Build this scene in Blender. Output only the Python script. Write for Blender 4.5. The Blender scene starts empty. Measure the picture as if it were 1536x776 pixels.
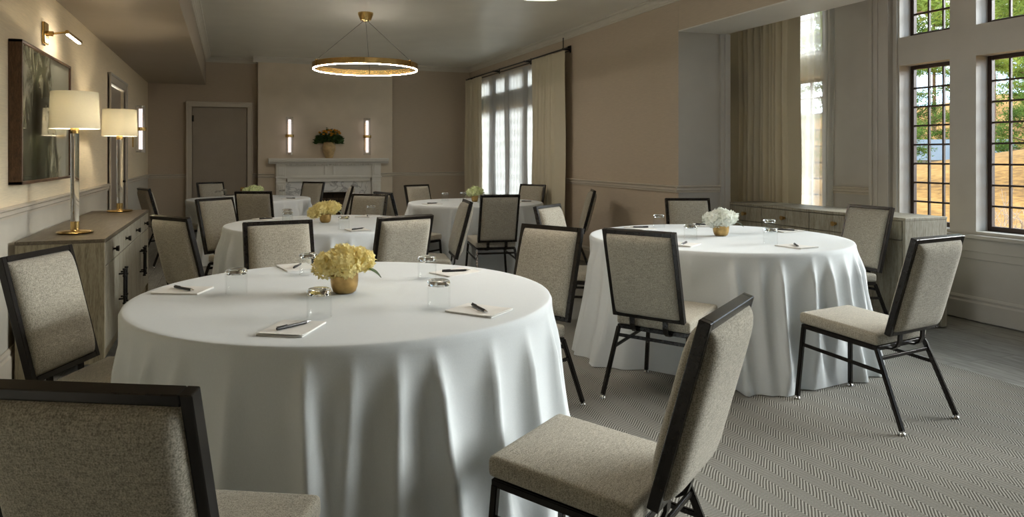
import bpy, bmesh, math, random
from mathutils import Vector, Matrix, noise as mnoise
PI = math.pi
R_ = math.radians
rnd = random.Random(7)
scn = bpy.context.scene
COL = scn.collection

# ------------------------------------------------------------------ materials
def new_mat(name):
    m = bpy.data.materials.new(name); m.use_nodes = True
    nt = m.node_tree; nt.nodes.clear()
    out = nt.nodes.new('ShaderNodeOutputMaterial')
    return m, nt, out
def node(nt, t, **kw):
    n = nt.nodes.new(t)
    for k, v in kw.items():
        if k.startswith('i_'):
            n.inputs[k[2:].replace('_', ' ')].default_value = v
        else: setattr(n, k, v)
    return n
def L(nt, a, b): nt.links.new(a, b)
def coords(nt, scale=(1, 1, 1), rot=(0, 0, 0), kind='Object'):
    tc = node(nt, 'ShaderNodeTexCoord'); mp = node(nt, 'ShaderNodeMapping')
    mp.inputs['Scale'].default_value = scale; mp.inputs['Rotation'].default_value = rot
    L(nt, tc.outputs[kind], mp.inputs['Vector']); return mp.outputs['Vector']
def ramp(nt, fac, stops):
    r = node(nt, 'ShaderNodeValToRGB'); e = r.color_ramp.elements
    while len(e) < len(stops): e.new(.5)
    for el, (p, c) in zip(e, stops):
        el.position = p; el.color = (*c, 1)
    L(nt, fac, r.inputs['Fac']); return r.outputs['Color']
def bsdf(nt, out, color=None, rough=.6, metal=0., spec=.5, **kw):
    b = node(nt, 'ShaderNodeBsdfPrincipled')
    if color is not None:
        if isinstance(color, tuple): b.inputs['Base Color'].default_value = (*color, 1)
        else: L(nt, color, b.inputs['Base Color'])
    b.inputs['Roughness'].default_value = rough; b.inputs['Metallic'].default_value = metal
    b.inputs['Specular IOR Level'].default_value = spec
    for k, v in kw.items(): b.inputs[k.replace('_', ' ')].default_value = v
    L(nt, b.outputs[0], out.inputs['Surface']); return b
def bump(nt, b, h, strength=.2, dist=.002):
    n = node(nt, 'ShaderNodeBump'); n.inputs['Strength'].default_value = strength
    n.inputs['Distance'].default_value = dist
    L(nt, h, n.inputs['Height']); L(nt, n.outputs[0], b.inputs['Normal'])
def plain(name, color, rough=.6, metal=0., spec=.5, nscale=30, namp=.06, **kw):
    """a paint / metal with a faint procedural mottling"""
    m, nt, out = new_mat(name)
    nz = node(nt, 'ShaderNodeTexNoise'); nz.inputs['Scale'].default_value = nscale; nz.inputs['Detail'].default_value = 3
    L(nt, coords(nt), nz.inputs['Vector'])
    lo = tuple(c * (1 - namp) for c in color); hi = tuple(min(1, c * (1 + namp)) for c in color)
    bsdf(nt, out, ramp(nt, nz.outputs['Fac'], [(.3, lo), (.7, hi)]), rough, metal, spec, **kw)
    return m
def weave(name, c1, c2, scale=420, rough=.9, bstr=.35):
    m, nt, out = new_mat(name)
    v = coords(nt)
    a = node(nt, 'ShaderNodeTexNoise'); a.inputs['Scale'].default_value = scale; a.inputs['Detail'].default_value = 2
    L(nt, v, a.inputs['Vector'])
    v2 = coords(nt, (1, 1, .12)); v3 = coords(nt, (.12, 1, 1))
    b1 = node(nt, 'ShaderNodeTexNoise'); b1.inputs['Scale'].default_value = scale * .9; L(nt, v2, b1.inputs['Vector'])
    b2 = node(nt, 'ShaderNodeTexNoise'); b2.inputs['Scale'].default_value = scale * .9; L(nt, v3, b2.inputs['Vector'])
    ad = node(nt, 'ShaderNodeMath', operation='ADD'); L(nt, b1.outputs['Fac'], ad.inputs[0]); L(nt, b2.outputs['Fac'], ad.inputs[1])
    ad2 = node(nt, 'ShaderNodeMath', operation='MULTIPLY_ADD'); L(nt, ad.outputs[0], ad2.inputs[0]); ad2.inputs[1].default_value = .22
    ml = node(nt, 'ShaderNodeMath', operation='MULTIPLY'); L(nt, a.outputs['Fac'], ml.inputs[0]); ml.inputs[1].default_value = .56
    L(nt, ml.outputs[0], ad2.inputs[2])
    c = ramp(nt, ad2.outputs[0], [(.38, c1), (.62, c2)])
    b = bsdf(nt, out, c, rough, 0, .2)
    b.inputs['Sheen Weight'].default_value = .15
    bump(nt, b, ad2.outputs[0], bstr, .0015)
    return m
def streaks(name, base, amp, sc=(2, 2, 90), rough=.85, spec=.25):
    """woven wall covering: long thin threads along the wall"""
    m, nt, out = new_mat(name)
    nz = node(nt, 'ShaderNodeTexNoise'); nz.inputs['Scale'].default_value = 4; nz.inputs['Detail'].default_value = 4
    L(nt, coords(nt, sc), nz.inputs['Vector'])
    lo = tuple(c * (1 - amp) for c in base); hi = tuple(c * (1 + amp) for c in base)
    b = bsdf(nt, out, ramp(nt, nz.outputs['Fac'], [(.3, lo), (.7, hi)]), rough, 0, spec)
    bump(nt, b, nz.outputs['Fac'], .08, .001)
    return m
def wood(name, c1, c2, c3, sc, rough=.5, ring=14):
    m, nt, out = new_mat(name)
    nz = node(nt, 'ShaderNodeTexNoise'); nz.inputs['Scale'].default_value = 6; nz.inputs['Detail'].default_value = 6
    nz.inputs['Distortion'].default_value = 1.2
    L(nt, coords(nt, sc), nz.inputs['Vector'])
    f = node(nt, 'ShaderNodeTexNoise'); f.inputs['Scale'].default_value = 40; f.inputs['Detail'].default_value = 3
    L(nt, coords(nt, sc), f.inputs['Vector'])
    mx = node(nt, 'ShaderNodeMath', operation='MULTIPLY_ADD'); L(nt, f.outputs['Fac'], mx.inputs[0]); mx.inputs[1].default_value = .45
    h = node(nt, 'ShaderNodeMath', operation='MULTIPLY'); L(nt, nz.outputs['Fac'], h.inputs[0]); h.inputs[1].default_value = .6
    L(nt, h.outputs[0], mx.inputs[2])
    b = bsdf(nt, out, ramp(nt, mx.outputs[0], [(.36, c1), (.52, c2), (.66, c3)]), rough, 0, .4)
    bump(nt, b, mx.outputs[0], .15, .001)
    return m

M = {}
M['fabric'] = weave('chair_linen', (.21, .195, .155), (.56, .515, .425), 330)
M['frame'] = plain('bronze_frame', (.020, .017, .015), .24, .35, .5, 60, .1)
M['chrome'] = plain('chrome', (.7, .7, .7), .15, 1.)
M['cloth'] = weave('white_cloth', (.64, .675, .69), (.73, .765, .78), 900, .75, .05)
M['wallpaper'] = streaks('tan_grasscloth', (.82, .705, .51), .08)
M['wall'] = streaks('taupe_wall', (.54, .455, .355), .05, (3, 3, 40))
M['trim'] = plain('taupe_trim_paint', (.56, .505, .42), .45, 0, .5, 5, .03)
M['wains'] = plain('taupe_wainscot_paint', (.56, .53, .46), .5, 0, .4, 5, .03)
M['bay'] = plain('grey_bay_paint', (.50, .48, .445), .5, 0, .4, 5, .03)
M['ceiling'] = plain('ceiling_paint', (.84, .83, .75), .32, 0, .4, 3, .03)
M['mantel'] = plain('mantel_paint', (.76, .74, .68), .45, 0, .4, 5, .03)
M['brass'] = plain('brushed_brass', (.62, .43, .17), .26, 1., .5, 40, .08)
M['old_brass'] = plain('hammered_brass', (.50, .33, .13), .36, 1., .5, 25, .25)
M['black'] = plain('black_metal', (.02, .018, .017), .4, .6)
M['blackplastic'] = plain('black_plastic', (.015, .015, .017), .3)
M['darkframe'] = plain('dark_steel', (.042, .026, .020), .45, .3)
M['paper'] = plain('notepaper', (.80, .79, .76), .8, 0, .2, 10, .02)
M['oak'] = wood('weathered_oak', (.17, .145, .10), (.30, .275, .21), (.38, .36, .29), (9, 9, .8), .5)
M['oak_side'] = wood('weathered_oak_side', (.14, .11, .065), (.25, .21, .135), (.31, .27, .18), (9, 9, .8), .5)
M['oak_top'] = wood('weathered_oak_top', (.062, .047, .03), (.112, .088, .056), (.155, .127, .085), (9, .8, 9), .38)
M['oak_dark'] = plain('oak_shadow_gap', (.05, .042, .03), .7)
M['walnut'] = wood('walnut_frame', (.045, .022, .010), (.09, .045, .02), (.13, .07, .035), (9, .8, 2), .4)

M['bulbglow'] = None

def emit(name, color, s):
    m, nt, out = new_mat(name)
    e = node(nt, 'ShaderNodeEmission'); e.inputs['Color'].default_value = (*color, 1); e.inputs['Strength'].default_value = s
    L(nt, e.outputs[0], out.inputs['Surface']); return m
M['led'] = emit('led_strip', (1, .91, .80), 60)
M['tube'] = emit('frosted_tube', (1, .86, .84), .62)
M['pic_led'] = emit('picture_led', (1, .90, .72), 30)

def glass(name, ior=1.48, rough=0., color=(1, 1, 1)):
    m, nt, out = new_mat(name)
    g = node(nt, 'ShaderNodeBsdfGlass'); g.inputs['IOR'].default_value = ior; g.inputs['Roughness'].default_value = rough
    g.inputs['Color'].default_value = (*color, 1)
    L(nt, g.outputs[0], out.inputs['Surface']); return m
M['glass'] = glass('tumbler_base', 1.45, 0, (.98, .99, .99))
M['acrylic'] = glass('clear_acrylic', 1.49, 0, (.98, .98, .97))
def pane(name, refl=.06, tint=(.96, .98, .97)):
    m, nt, out = new_mat(name)
    t = node(nt, 'ShaderNodeBsdfTransparent'); t.inputs['Color'].default_value = (*tint, 1)
    g = node(nt, 'ShaderNodeBsdfGlossy'); g.inputs['Roughness'].default_value = .02
    mx = node(nt, 'ShaderNodeMixShader'); mx.inputs[0].default_value = refl
    L(nt, t.outputs[0], mx.inputs[1]); L(nt, g.outputs[0], mx.inputs[2]); L(nt, mx.outputs[0], out.inputs['Surface']); return m
M['pane'] = pane('window_pane', .008)
def thin_glass(name):
    m, nt, out = new_mat(name)
    t = node(nt, 'ShaderNodeBsdfTransparent'); t.inputs['Color'].default_value = (.99, .995, .995, 1)
    g = node(nt, 'ShaderNodeBsdfGlossy'); g.inputs['Roughness'].default_value = .02
    lw = node(nt, 'ShaderNodeLayerWeight'); lw.inputs['Blend'].default_value = .5
    pw = node(nt, 'ShaderNodeMath', operation='POWER'); L(nt, lw.outputs['Facing'], pw.inputs[0]); pw.inputs[1].default_value = 6
    ma = node(nt, 'ShaderNodeMath', operation='MULTIPLY_ADD'); L(nt, pw.outputs[0], ma.inputs[0]); ma.inputs[1].default_value = .55; ma.inputs[2].default_value = .02
    mx = node(nt, 'ShaderNodeMixShader'); L(nt, ma.outputs[0], mx.inputs[0])
    L(nt, t.outputs[0], mx.inputs[1]); L(nt, g.outputs[0], mx.inputs[2]); L(nt, mx.outputs[0], out.inputs['Surface']); return m
M['thin_glass'] = thin_glass('tumbler_wall')
M['tubeglass'] = pane('sconce_glass', .12, (.98, .98, .98))
def cloth_trans(name, color, trans, clear=0.):
    """thin cloth: diffuse front, light passing through, a little see-through weave"""
    m, nt, out = new_mat(name)
    nz = node(nt, 'ShaderNodeTexNoise'); nz.inputs['Scale'].default_value = 300; L(nt, coords(nt), nz.inputs['Vector'])
    c = ramp(nt, nz.outputs['Fac'], [(.3, tuple(x * .94 for x in color)), (.7, color)])
    d = node(nt, 'ShaderNodeBsdfDiffuse'); t = node(nt, 'ShaderNodeBsdfTranslucent')
    L(nt, c, d.inputs['Color']); L(nt, c, t.inputs['Color'])
    mx = node(nt, 'ShaderNodeMixShader'); mx.inputs[0].default_value = trans
    L(nt, d.outputs[0], mx.inputs[1]); L(nt, t.outputs[0], mx.inputs[2])
    last = mx
    if clear:
        tr = node(nt, 'ShaderNodeBsdfTransparent'); m2 = node(nt, 'ShaderNodeMixShader'); m2.inputs[0].default_value = clear
        L(nt, mx.outputs[0], m2.inputs[1]); L(nt, tr.outputs[0], m2.inputs[2]); last = m2
    L(nt, last.outputs[0], out.inputs['Surface']); return m
M['shade'] = cloth_trans('cream_lampshade', (.84, .81, .71), .30)
M['sheer'] = cloth_trans('white_sheer', (.80, .82, .82), .45, .34)
M['curtain'] = cloth_trans('sage_curtain', (.74, .675, .52), .07)
M['petal_y'] = cloth_trans('yellow_petal', (.95, .85, .44), .35)
M['petal_w'] = cloth_trans('white_petal', (.90, .92, .86), .25)
M['petal_g'] = cloth_trans('green_cream_petal', (.82, .88, .55), .25)
M['petal_o'] = cloth_trans('orange_petal', (.75, .36, .05), .2)
M['leaf'] = plain('dark_leaf', (.035, .075, .018), .45, 0, .4, 20, .3)
M['terracotta'] = plain('glazed_pot', (.50, .36, .18), .35, 0, .5, 12, .25)

# herringbone carpet
def carpet():
    m, nt, out = new_mat('herringbone_carpet')
    v = coords(nt); sp = node(nt, 'ShaderNodeSeparateXYZ'); L(nt, v, sp.inputs[0])
    nz = node(nt, 'ShaderNodeTexNoise'); nz.inputs['Scale'].default_value = 9; L(nt, v, nz.inputs['Vector'])
    wob = node(nt, 'ShaderNodeMath', operation='MULTIPLY_ADD'); L(nt, nz.outputs['Fac'], wob.inputs[0]); wob.inputs[1].default_value = .012
    L(nt, sp.outputs['X'], wob.inputs[2])
    pp = node(nt, 'ShaderNodeMath', operation='PINGPONG'); L(nt, wob.outputs[0], pp.inputs[0]); pp.inputs[1].default_value = .068
    st = node(nt, 'ShaderNodeMath', operation='MULTIPLY'); L(nt, pp.outputs[0], st.inputs[0]); st.inputs[1].default_value = 1.1
    ad = node(nt, 'ShaderNodeMath', operation='ADD'); L(nt, st.outputs[0], ad.inputs[0]); L(nt, sp.outputs['Y'], ad.inputs[1])
    fr = node(nt, 'ShaderNodeMath', operation='MULTIPLY'); L(nt, ad.outputs[0], fr.inputs[0]); fr.inputs[1].default_value = 2 * PI / .0165
    sn = node(nt, 'ShaderNodeMath', operation='SINE'); L(nt, fr.outputs[0], sn.inputs[0])
    ma = node(nt, 'ShaderNodeMath', operation='MULTIPLY_ADD'); L(nt, sn.outputs[0], ma.inputs[0]); ma.inputs[1].default_value = .30; ma.inputs[2].default_value = .36
    n2 = node(nt, 'ShaderNodeTexNoise'); n2.inputs['Scale'].default_value = 260; L(nt, v, n2.inputs['Vector'])
    m2 = node(nt, 'ShaderNodeMath', operation='MULTIPLY_ADD'); L(nt, n2.outputs['Fac'], m2.inputs[0]); m2.inputs[1].default_value = .34; L(nt, ma.outputs[0], m2.inputs[2])
    c = ramp(nt, m2.outputs[0], [(.2, (.065, .06, .05)), (.8, (.375, .365, .33))])
    b = bsdf(nt, out, c, .95, 0, .1); bump(nt, b, m2.outputs[0], .5, .004)
    return m
M['carpet'] = carpet()
def planks():
    m, nt, out = new_mat('grey_oak_planks')
    v = coords(nt, (1, 1, 1), (0, 0, R_(90)))
    br = node(nt, 'ShaderNodeTexBrick'); br.offset = .37
    for k, x in (('Scale', 1.), ('Mortar Size', .0018), ('Brick Width', 1.6), ('Row Height', .135)): br.inputs[k].default_value = x
    br.inputs['Color1'].default_value = (.26, .26, .24, 1); br.inputs['Color2'].default_value = (.33, .33, .305, 1); br.inputs['Mortar'].default_value = (.06, .055, .045, 1)
    L(nt, v, br.inputs['Vector'])
    nz = node(nt, 'ShaderNodeTexNoise'); nz.inputs['Scale'].default_value = 5; nz.inputs['Detail'].default_value = 6; nz.inputs['Distortion'].default_value = 1.5
    L(nt, coords(nt, (9, .9, 1)), nz.inputs['Vector'])
    g = ramp(nt, nz.outputs['Fac'], [(.3, (.55, .53, .5)), (.7, (1.1, 1.1, 1.1))])
    mx = node(nt, 'ShaderNodeMixRGB', blend_type='MULTIPLY'); mx.inputs[0].default_value = 1
    L(nt, br.outputs['Color'], mx.inputs[1]); L(nt, g, mx.inputs[2])
    bsdf(nt, out, mx.outputs[0], .42, 0, .4); return m
M['planks'] = planks()
def marble():
    m, nt, out = new_mat('white_marble')
    nz = node(nt, 'ShaderNodeTexNoise'); nz.inputs['Scale'].default_value = 3.2; nz.inputs['Detail'].default_value = 8; nz.inputs['Distortion'].default_value = 1.5
    L(nt, coords(nt), nz.inputs['Vector'])
    bsdf(nt, out, ramp(nt, nz.outputs['Fac'], [(.46, (.82, .82, .80)), (.5, (.42, .42, .42)), (.54, (.80, .80, .78))]), .18); return m
M['marble'] = marble()
def firebrick():
    m, nt, out = new_mat('dark_firebrick')
    br = node(nt, 'ShaderNodeTexBrick'); br.inputs['Scale'].default_value = 1
    for k, x in (('Mortar Size', .006), ('Brick Width', .2), ('Row Height', .065)): br.inputs[k].default_value = x
    br.inputs['Color1'].default_value = (.07, .05, .035, 1); br.inputs['Color2'].default_value = (.11, .08, .055, 1); br.inputs['Mortar'].default_value = (.03, .025, .02, 1)
    L(nt, coords(nt, (1, 1, 1), (R_(90), 0, 0)), br.inputs['Vector'])
    bsdf(nt, out, br.outputs['Color'], .9); return m
M['firebrick'] = firebrick()
def painting():
    """a soft generic landscape: dark tree masses, pale sky and misty water, in oils"""
    m, nt, out = new_mat('landscape_canvas')
    v = coords(nt)                       # object space: y along wall, z up
    sp = node(nt, 'ShaderNodeSeparateXYZ'); L(nt, v, sp.inputs[0])
    nz = node(nt, 'ShaderNodeTexNoise'); nz.inputs['Scale'].default_value = 5.5; nz.inputs['Detail'].default_value = 10; nz.inputs['Roughness'].default_value = .66; nz.inputs['Distortion'].default_value = .7
    L(nt, coords(nt, (1, 1.25, .8)), nz.inputs['Vector'])
    d = node(nt, 'ShaderNodeMath', operation='ADD'); L(nt, sp.outputs['Y'], d.inputs[0]); d.inputs[1].default_value = .26
    ab = node(nt, 'ShaderNodeMath', operation='ABSOLUTE'); L(nt, d.outputs[0], ab.inputs[0])
    s1 = node(nt, 'ShaderNodeMath', operation='MULTIPLY_ADD'); L(nt, ab.outputs[0], s1.inputs[0]); s1.inputs[1].default_value = .62; s1.inputs[2].default_value = -.19
    s2 = node(nt, 'ShaderNodeMath', operation='ADD'); L(nt, s1.outputs[0], s2.inputs[0]); L(nt, nz.outputs['Fac'], s2.inputs[1])
    lowband = node(nt, 'ShaderNodeMath', operation='MULTIPLY_ADD'); L(nt, sp.outputs['Z'], lowband.inputs[0]); lowband.inputs[1].default_value = .22; L(nt, s2.outputs[0], lowband.inputs[2])
    c = ramp(nt, lowband.outputs[0], [(.36, (.025, .028, .016)), (.45, (.075, .08, .05)), (.53, (.20, .195, .135)), (.64, (.44, .43, .34))])
    bsdf(nt, out, c, .04, 0, .5); return m
M['painting'] = painting()

# ------------------------------------------------------------------ mesh helpers
def box(bm, x0, x1, y0, y1, z0, z1, bev=0., seg=2):
    t = bmesh.new(); bmesh.ops.create_cube(t, size=1)
    for v in t.verts:
        v.co = Vector((x0 + (v.co.x + .5) * (x1 - x0), y0 + (v.co.y + .5) * (y1 - y0), z0 + (v.co.z + .5) * (z1 - z0)))
    if bev: bmesh.ops.bevel(t, geom=list(t.edges), offset=bev, segments=seg, profile=.6, affect='EDGES')
    merge(bm, t)
def merge(bm, t, mat=None):
    me = bpy.data.meshes.new('tmp'); t.to_mesh(me); t.free()
    if mat is not None: me.transform(mat)
    bm.from_mesh(me); bpy.data.meshes.remove(me)
def frame_from(a, b, up=Vector((0, 0, 1))):
    d = (b - a).normalized()
    if abs(d.dot(up)) > .98: up = Vector((0, 1, 0))
    s = d.cross(up).normalized(); u = s.cross(d)
    return d, s, u
def bar(bm, a, b, w, h, up=Vector((0, 0, 1)), bev=.003):
    """square tube from a to b: w across, h along `up`"""
    a, b = Vector(a), Vector(b); d, s, u = frame_from(a, b, up)
    t = bmesh.new(); bmesh.ops.create_cube(t, size=1); ln = (b - a).length
    for v in t.verts: v.co = Vector((v.co.x * w, v.co.y * h, v.co.z * ln))
    if bev: bmesh.ops.bevel(t, geom=list(t.edges), offset=bev, segments=2, affect='EDGES')
    m = Matrix((s, u, d)).transposed().to_4x4(); m.translation = (a + b) / 2
    merge(bm, t, m)
def cyl(bm, a, b, r, r2=None, n=20):
    a, b = Vector(a), Vector(b); d, s, u = frame_from(a, b)
    t = bmesh.new(); bmesh.ops.create_cone(t, cap_ends=True, segments=n, radius1=r, radius2=r if r2 is None else r2, depth=(b - a).length)
    m = Matrix((s, u, d)).transposed().to_4x4(); m.translation = (a + b) / 2
    merge(bm, t, m)
def lathe(bm, prof, n=40, c=(0, 0, 0)):
    """prof: list of (r, z); closed at r=0 ends"""
    rings = []
    for r, z in prof:
        if r < 1e-6: rings.append([bm.verts.new((c[0], c[1], c[2] + z))])
        else: rings.append([bm.verts.new((c[0] + r * math.cos(2 * PI * k / n), c[1] + r * math.sin(2 * PI * k / n), c[2] + z)) for k in range(n)])
    for A, B in zip(rings, rings[1:]):
        for k in range(n):
            k2 = (k + 1) % n
            if len(A) == 1 and len(B) == 1: continue
            if len(A) == 1: bm.faces.new((A[0], B[k], B[k2]))
            elif len(B) == 1: bm.faces.new((A[k], A[k2], B[0]))
            else: bm.faces.new((A[k], A[k2], B[k2], B[k]))
def sweep(bm, pts, prof, closed_prof=True, frames=None):
    """extrude a 2D profile (side, up) along a polyline"""
    rings = []
    n = len(pts)
    for i, p in enumerate(pts):
        p = Vector(p); a = Vector(pts[max(0, i - 1)]); b = Vector(pts[min(n - 1, i + 1)])
        if frames: s, u = frames[i]
        else: _, s, u = frame_from(a, b)
        rings.append([bm.verts.new(p + s * x + u * y) for x, y in prof])
    m = len(prof)
    for A, B in zip(rings, rings[1:]):
        for k in range(m if closed_prof else m - 1): bm.faces.new((A[k], A[(k + 1) % m], B[(k + 1) % m], B[k]))
    if closed_prof:
        bm.faces.new(list(reversed(rings[0]))); bm.faces.new(rings[-1])
def torus_band(bm, R, w, h, c, n=96, top=True):
    """flat ring band of square section: radial width w, height h"""
    secs = []
    for k in range(n):
        a = 2 * PI * k / n
        secs.append([bm.verts.new((c[0] + r * math.cos(a), c[1] + r * math.sin(a), c[2] + z)) for r, z in ((R - w / 2, 0), (R + w / 2, 0), (R + w / 2, h), (R - w / 2, h))])
    for k in range(n):
        A, B = secs[k], secs[(k + 1) % n]
        for j in range(4): bm.faces.new((A[j], A[(j + 1) % 4], B[(j + 1) % 4], B[j]))
def obj(name, bm, mat, parent=None, smooth=False, autos=True):
    bmesh.ops.recalc_face_normals(bm, faces=list(bm.faces))
    me = bpy.data.meshes.new(name); bm.to_mesh(me); bm.free()
    o = bpy.data.objects.new(name, me); COL.objects.link(o)
    me.materials.append(mat)
    if smooth:
        me.polygons.foreach_set('use_smooth', [True] * len(me.polygons))
        if autos: me.set_sharp_from_angle(angle=R_(38))
    if parent is not None: o.parent = parent
    return o
def thing(name, label, cat, loc=(0, 0, 0), rz=0, group=None):
    o = bpy.data.objects.new(name, None); COL.objects.link(o); o.empty_display_size = .1
    o.location = loc; o.rotation_euler = (0, 0, rz)
    return tag(o, label, cat, group)
def tag(o, label, cat, group=None):
    o['label'] = label; o['category'] = cat
    if group: o['group'] = group
    return o
def struct(name, bm, mat, smooth=False):
    o = obj(name, bm, mat, None, smooth); o['kind'] = 'structure'; return o
def dup(root, loc, rz, label, group=None, scale=None):
    r = root.copy(); COL.objects.link(r); r.location = loc; r.rotation_euler = (0, 0, rz); r['label'] = label
    if group: r['group'] = group
    if scale: r.scale = scale
    for ch in list(root.children):
        c = ch.copy(); COL.objects.link(c); c.parent = r
        for g in list(ch.children):
            d = g.copy(); COL.objects.link(d); d.parent = c
    return r
B = bmesh.new

# ------------------------------------------------------------------ camera
F, TH, U0, V0, H = 1060.0, .3416, 720.0, 233.4, 1.30
cam = bpy.data.cameras.new('camera'); co = bpy.data.objects.new('camera', cam); COL.objects.link(co)
co.location = (0, 0, H); co.rotation_euler = (PI / 2, 0, -TH)
cam.sensor_width = 36; cam.lens = 36 * F / 1536
cam.shift_x = (768 - U0) / 1536; cam.shift_y = -(388 - V0) / 1536
cam.clip_start = .05; cam.clip_end = 400
scn.camera = co

# ------------------------------------------------------------------ room shell
XL, XR, XJ, XB, YB, YR, YN, YF = -1.20, 4.15, 4.70, 5.56, 12.25, 5.87, -.9, -2.6
ZC, ZS, ZH = 2.90, 2.445, 2.515
BAYC, BAYY = 3.45, 6.85
RAIL0, RAIL1 = .935, 1.005
b = B(); box(b, XL - .2, XB + .35, YF - .2, YB + .8, -.12, -.012); struct('floor', b, M['planks'])
b = B(); box(b, -.56, 4.2, -2.4, 12.0, -.012, 0, .003, 1)
o = obj('carpet', b, M['carpet']); tag(o, 'grey herringbone carpet covering the middle of the floor', 'carpet')
# left wall with a door opening
DY0, DY1, DZ = 8.38, 9.50, 2.10
b = B(); box(b, XL - .15, XL, YF, DY0, RAIL0, ZS + .05); box(b, XL - .15, XL, DY1, YB, RAIL0, ZS + .05); box(b, XL - .15, XL, DY0, DY1, DZ, ZS + .05)
struct('wall_left', b, M['wallpaper'])
b = B(); box(b, XL - .15, XL, YF, DY0, -.01, RAIL0); box(b, XL - .15, XL, DY1, YB, -.01, RAIL0); struct('wall_left_wainscot', b, M['wains'])
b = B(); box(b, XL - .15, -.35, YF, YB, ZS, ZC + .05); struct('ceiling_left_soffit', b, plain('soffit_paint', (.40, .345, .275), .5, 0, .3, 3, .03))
b = B(); box(b, -.36, XJ, YF, YB, ZC, ZC + .12); struct('ceiling', b, M['ceiling'])
# back wall + chimney breast
b = B(); box(b, XL - .15, XR + .3, YB, YB + .15, -.01, ZC + .1); struct('wall_back', b, M['wall'])
YC = 12.0; CX0, CX1 = .447, 2.66
# breast built round the firebox opening
FX0, FX1, FZ = 1.14, 1.98, .69
b = B(); box(b, CX0, FX0, YC, YB, 0, ZC); box(b, FX1, CX1, YC, YB, 0, ZC); box(b, FX0, FX1, YC, YB, FZ, ZC)
struct('wall_chimney', b, M['trim'] if False else plain('chimney_paint', (.72, .63, .505), .8, 0, .2, 4, .04))
# right wall (beyond the bay) with a window opening
RW0, RW1, RWZ0, RWZ1 = 9.0, 11.75, .66, 2.6
b = B()
box(b, XR, XR + .22, YR + .003, RW0, -.01, ZC + .05); box(b, XR, XR + .22, RW1, YB, -.01, ZC + .05)
box(b, XR, XR + .22, RW0, RW1, -.01, RWZ0); box(b, XR, XR + .22, RW0, RW1, RWZ1, ZC + .05)
struct('wall_right', b, M['wall'])
b = B(); box(b, XR + .22, XJ, YR, YR + .12, -.01, BAYC); box(b, XR + .001, XR + .22, YR, YR + .003, -.01, ZC); struct('wall_jamb', b, plain('jamb_paint', (.50, .48, .44), .55, 0, .3, 5, .03))
b = B(); box(b, XR, XJ, YN, YR, ZH + .012, BAYC); struct('wall_right_header', b, M['wall'])
b = B(); box(b, XR + .002, XJ, YN, YR, ZH, ZH + .012); struct('ceiling_header', b, plain('header_paint', (.74, .73, .69), .5, 0, .3, 3, .03))
b = B(); box(b, XR, XR + .2, YF, YN, -.01, ZC + .05); struct('wall_right_near', b, M['wall'])
b = B(); box(b, XL - .15, XB + .3, YF - .15, YF, -.01, BAYC); struct('wall_front', b, plain('front_wall_paint', (.50, .50, .49), .8, 0, .2, 3, .03))
# bay
PER, OPW, Y0P = .676, .46, 4.162                       # window rhythm: openings .46 wide every .676 m
openings = [(5.42, 5.96), (6.16, 6.62)] + [(Y0P - PER * k, Y0P - PER * k + OPW) for k in range(0, 8)]
openings = [q for q in openings if q[0] > YN + .05]
ZW0, ZW1, ZT0, ZT1 = .70, 2.09, 2.335, 3.10
def window_wall(bm, x0, x1, ya, yb, ops, rows, ztop):
    """wall slab with rectangular openings (ops along y, rows along z)"""
    ys = sorted(ops)
    cur = ya
    for a, c in ys:
        box(bm, x0, x1, cur, a, -.01, ztop); cur = c
        zc = -.01
        for z0, z1 in rows:
            box(bm, x0, x1, a, c, zc, z0); zc = z1
        box(bm, x0, x1, a, c, zc, ztop)
    box(bm, x0, x1, cur, yb, -.01, ztop)
b = B(); window_wall(b, XB, XB + .185, YN, BAYY, openings, [(ZW0, ZW1), (ZT0, ZT1)], BAYC)
box(b, XJ, XB + .24, BAYY, BAYY + .15, -.01, BAYC)           # far cheek of the bay
box(b, XJ - .02, XJ, YR + .12, BAYY + .15, -.01, BAYC)
struct('wall_bay', b, M['bay'])
b = B(); box(b, XR + .2, XB + .24, YN - .15, YN, -.01, BAYC); struct('wall_bay_near', b, M['bay'])
b = B(); box(b, XJ - .02, XB + .3, YN - .15, BAYY + .15, BAYC, BAYC + .12); struct('ceiling_bay', b, M['bay'])
# bay mouldings: pilaster, panel casings
b = B()
box(b, XB - .045, XB + .002, 4.690, 4.889, .2, BAYC, .004)
box(b, XB - .060, XB - .04, 4.855, 4.889, .2, BAYC, .004); box(b, XB - .055, XB - .04, 4.80, 4.83, .2, BAYC, .004); box(b, XB - .058, XB - .04, 4.690, 4.715, .2, BAYC, .004)
box(b, XB - .03, XB + .002, 5.36, 5.415, .2, BAYC, .004); box(b, XB - .045, XB + .002, 5.39, 5.415, .2, BAYC, .004)
box(b, XB - .02, XB + .002, 4.635, 4.66, .7, BAYC, .003)
struct('trim_1', b, M['bay'])
# casing strip at the mouth of the bay recess
b = B(); box(b, XJ - .07, XJ + .02, YR - .03, YR + .02, 0, ZH - .001, .006); box(b, XJ - .03, XJ + .03, YR - .05, YR + .02, 0, ZH - .001, .006)
struct('trim_2', b, M['bay'])

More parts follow.
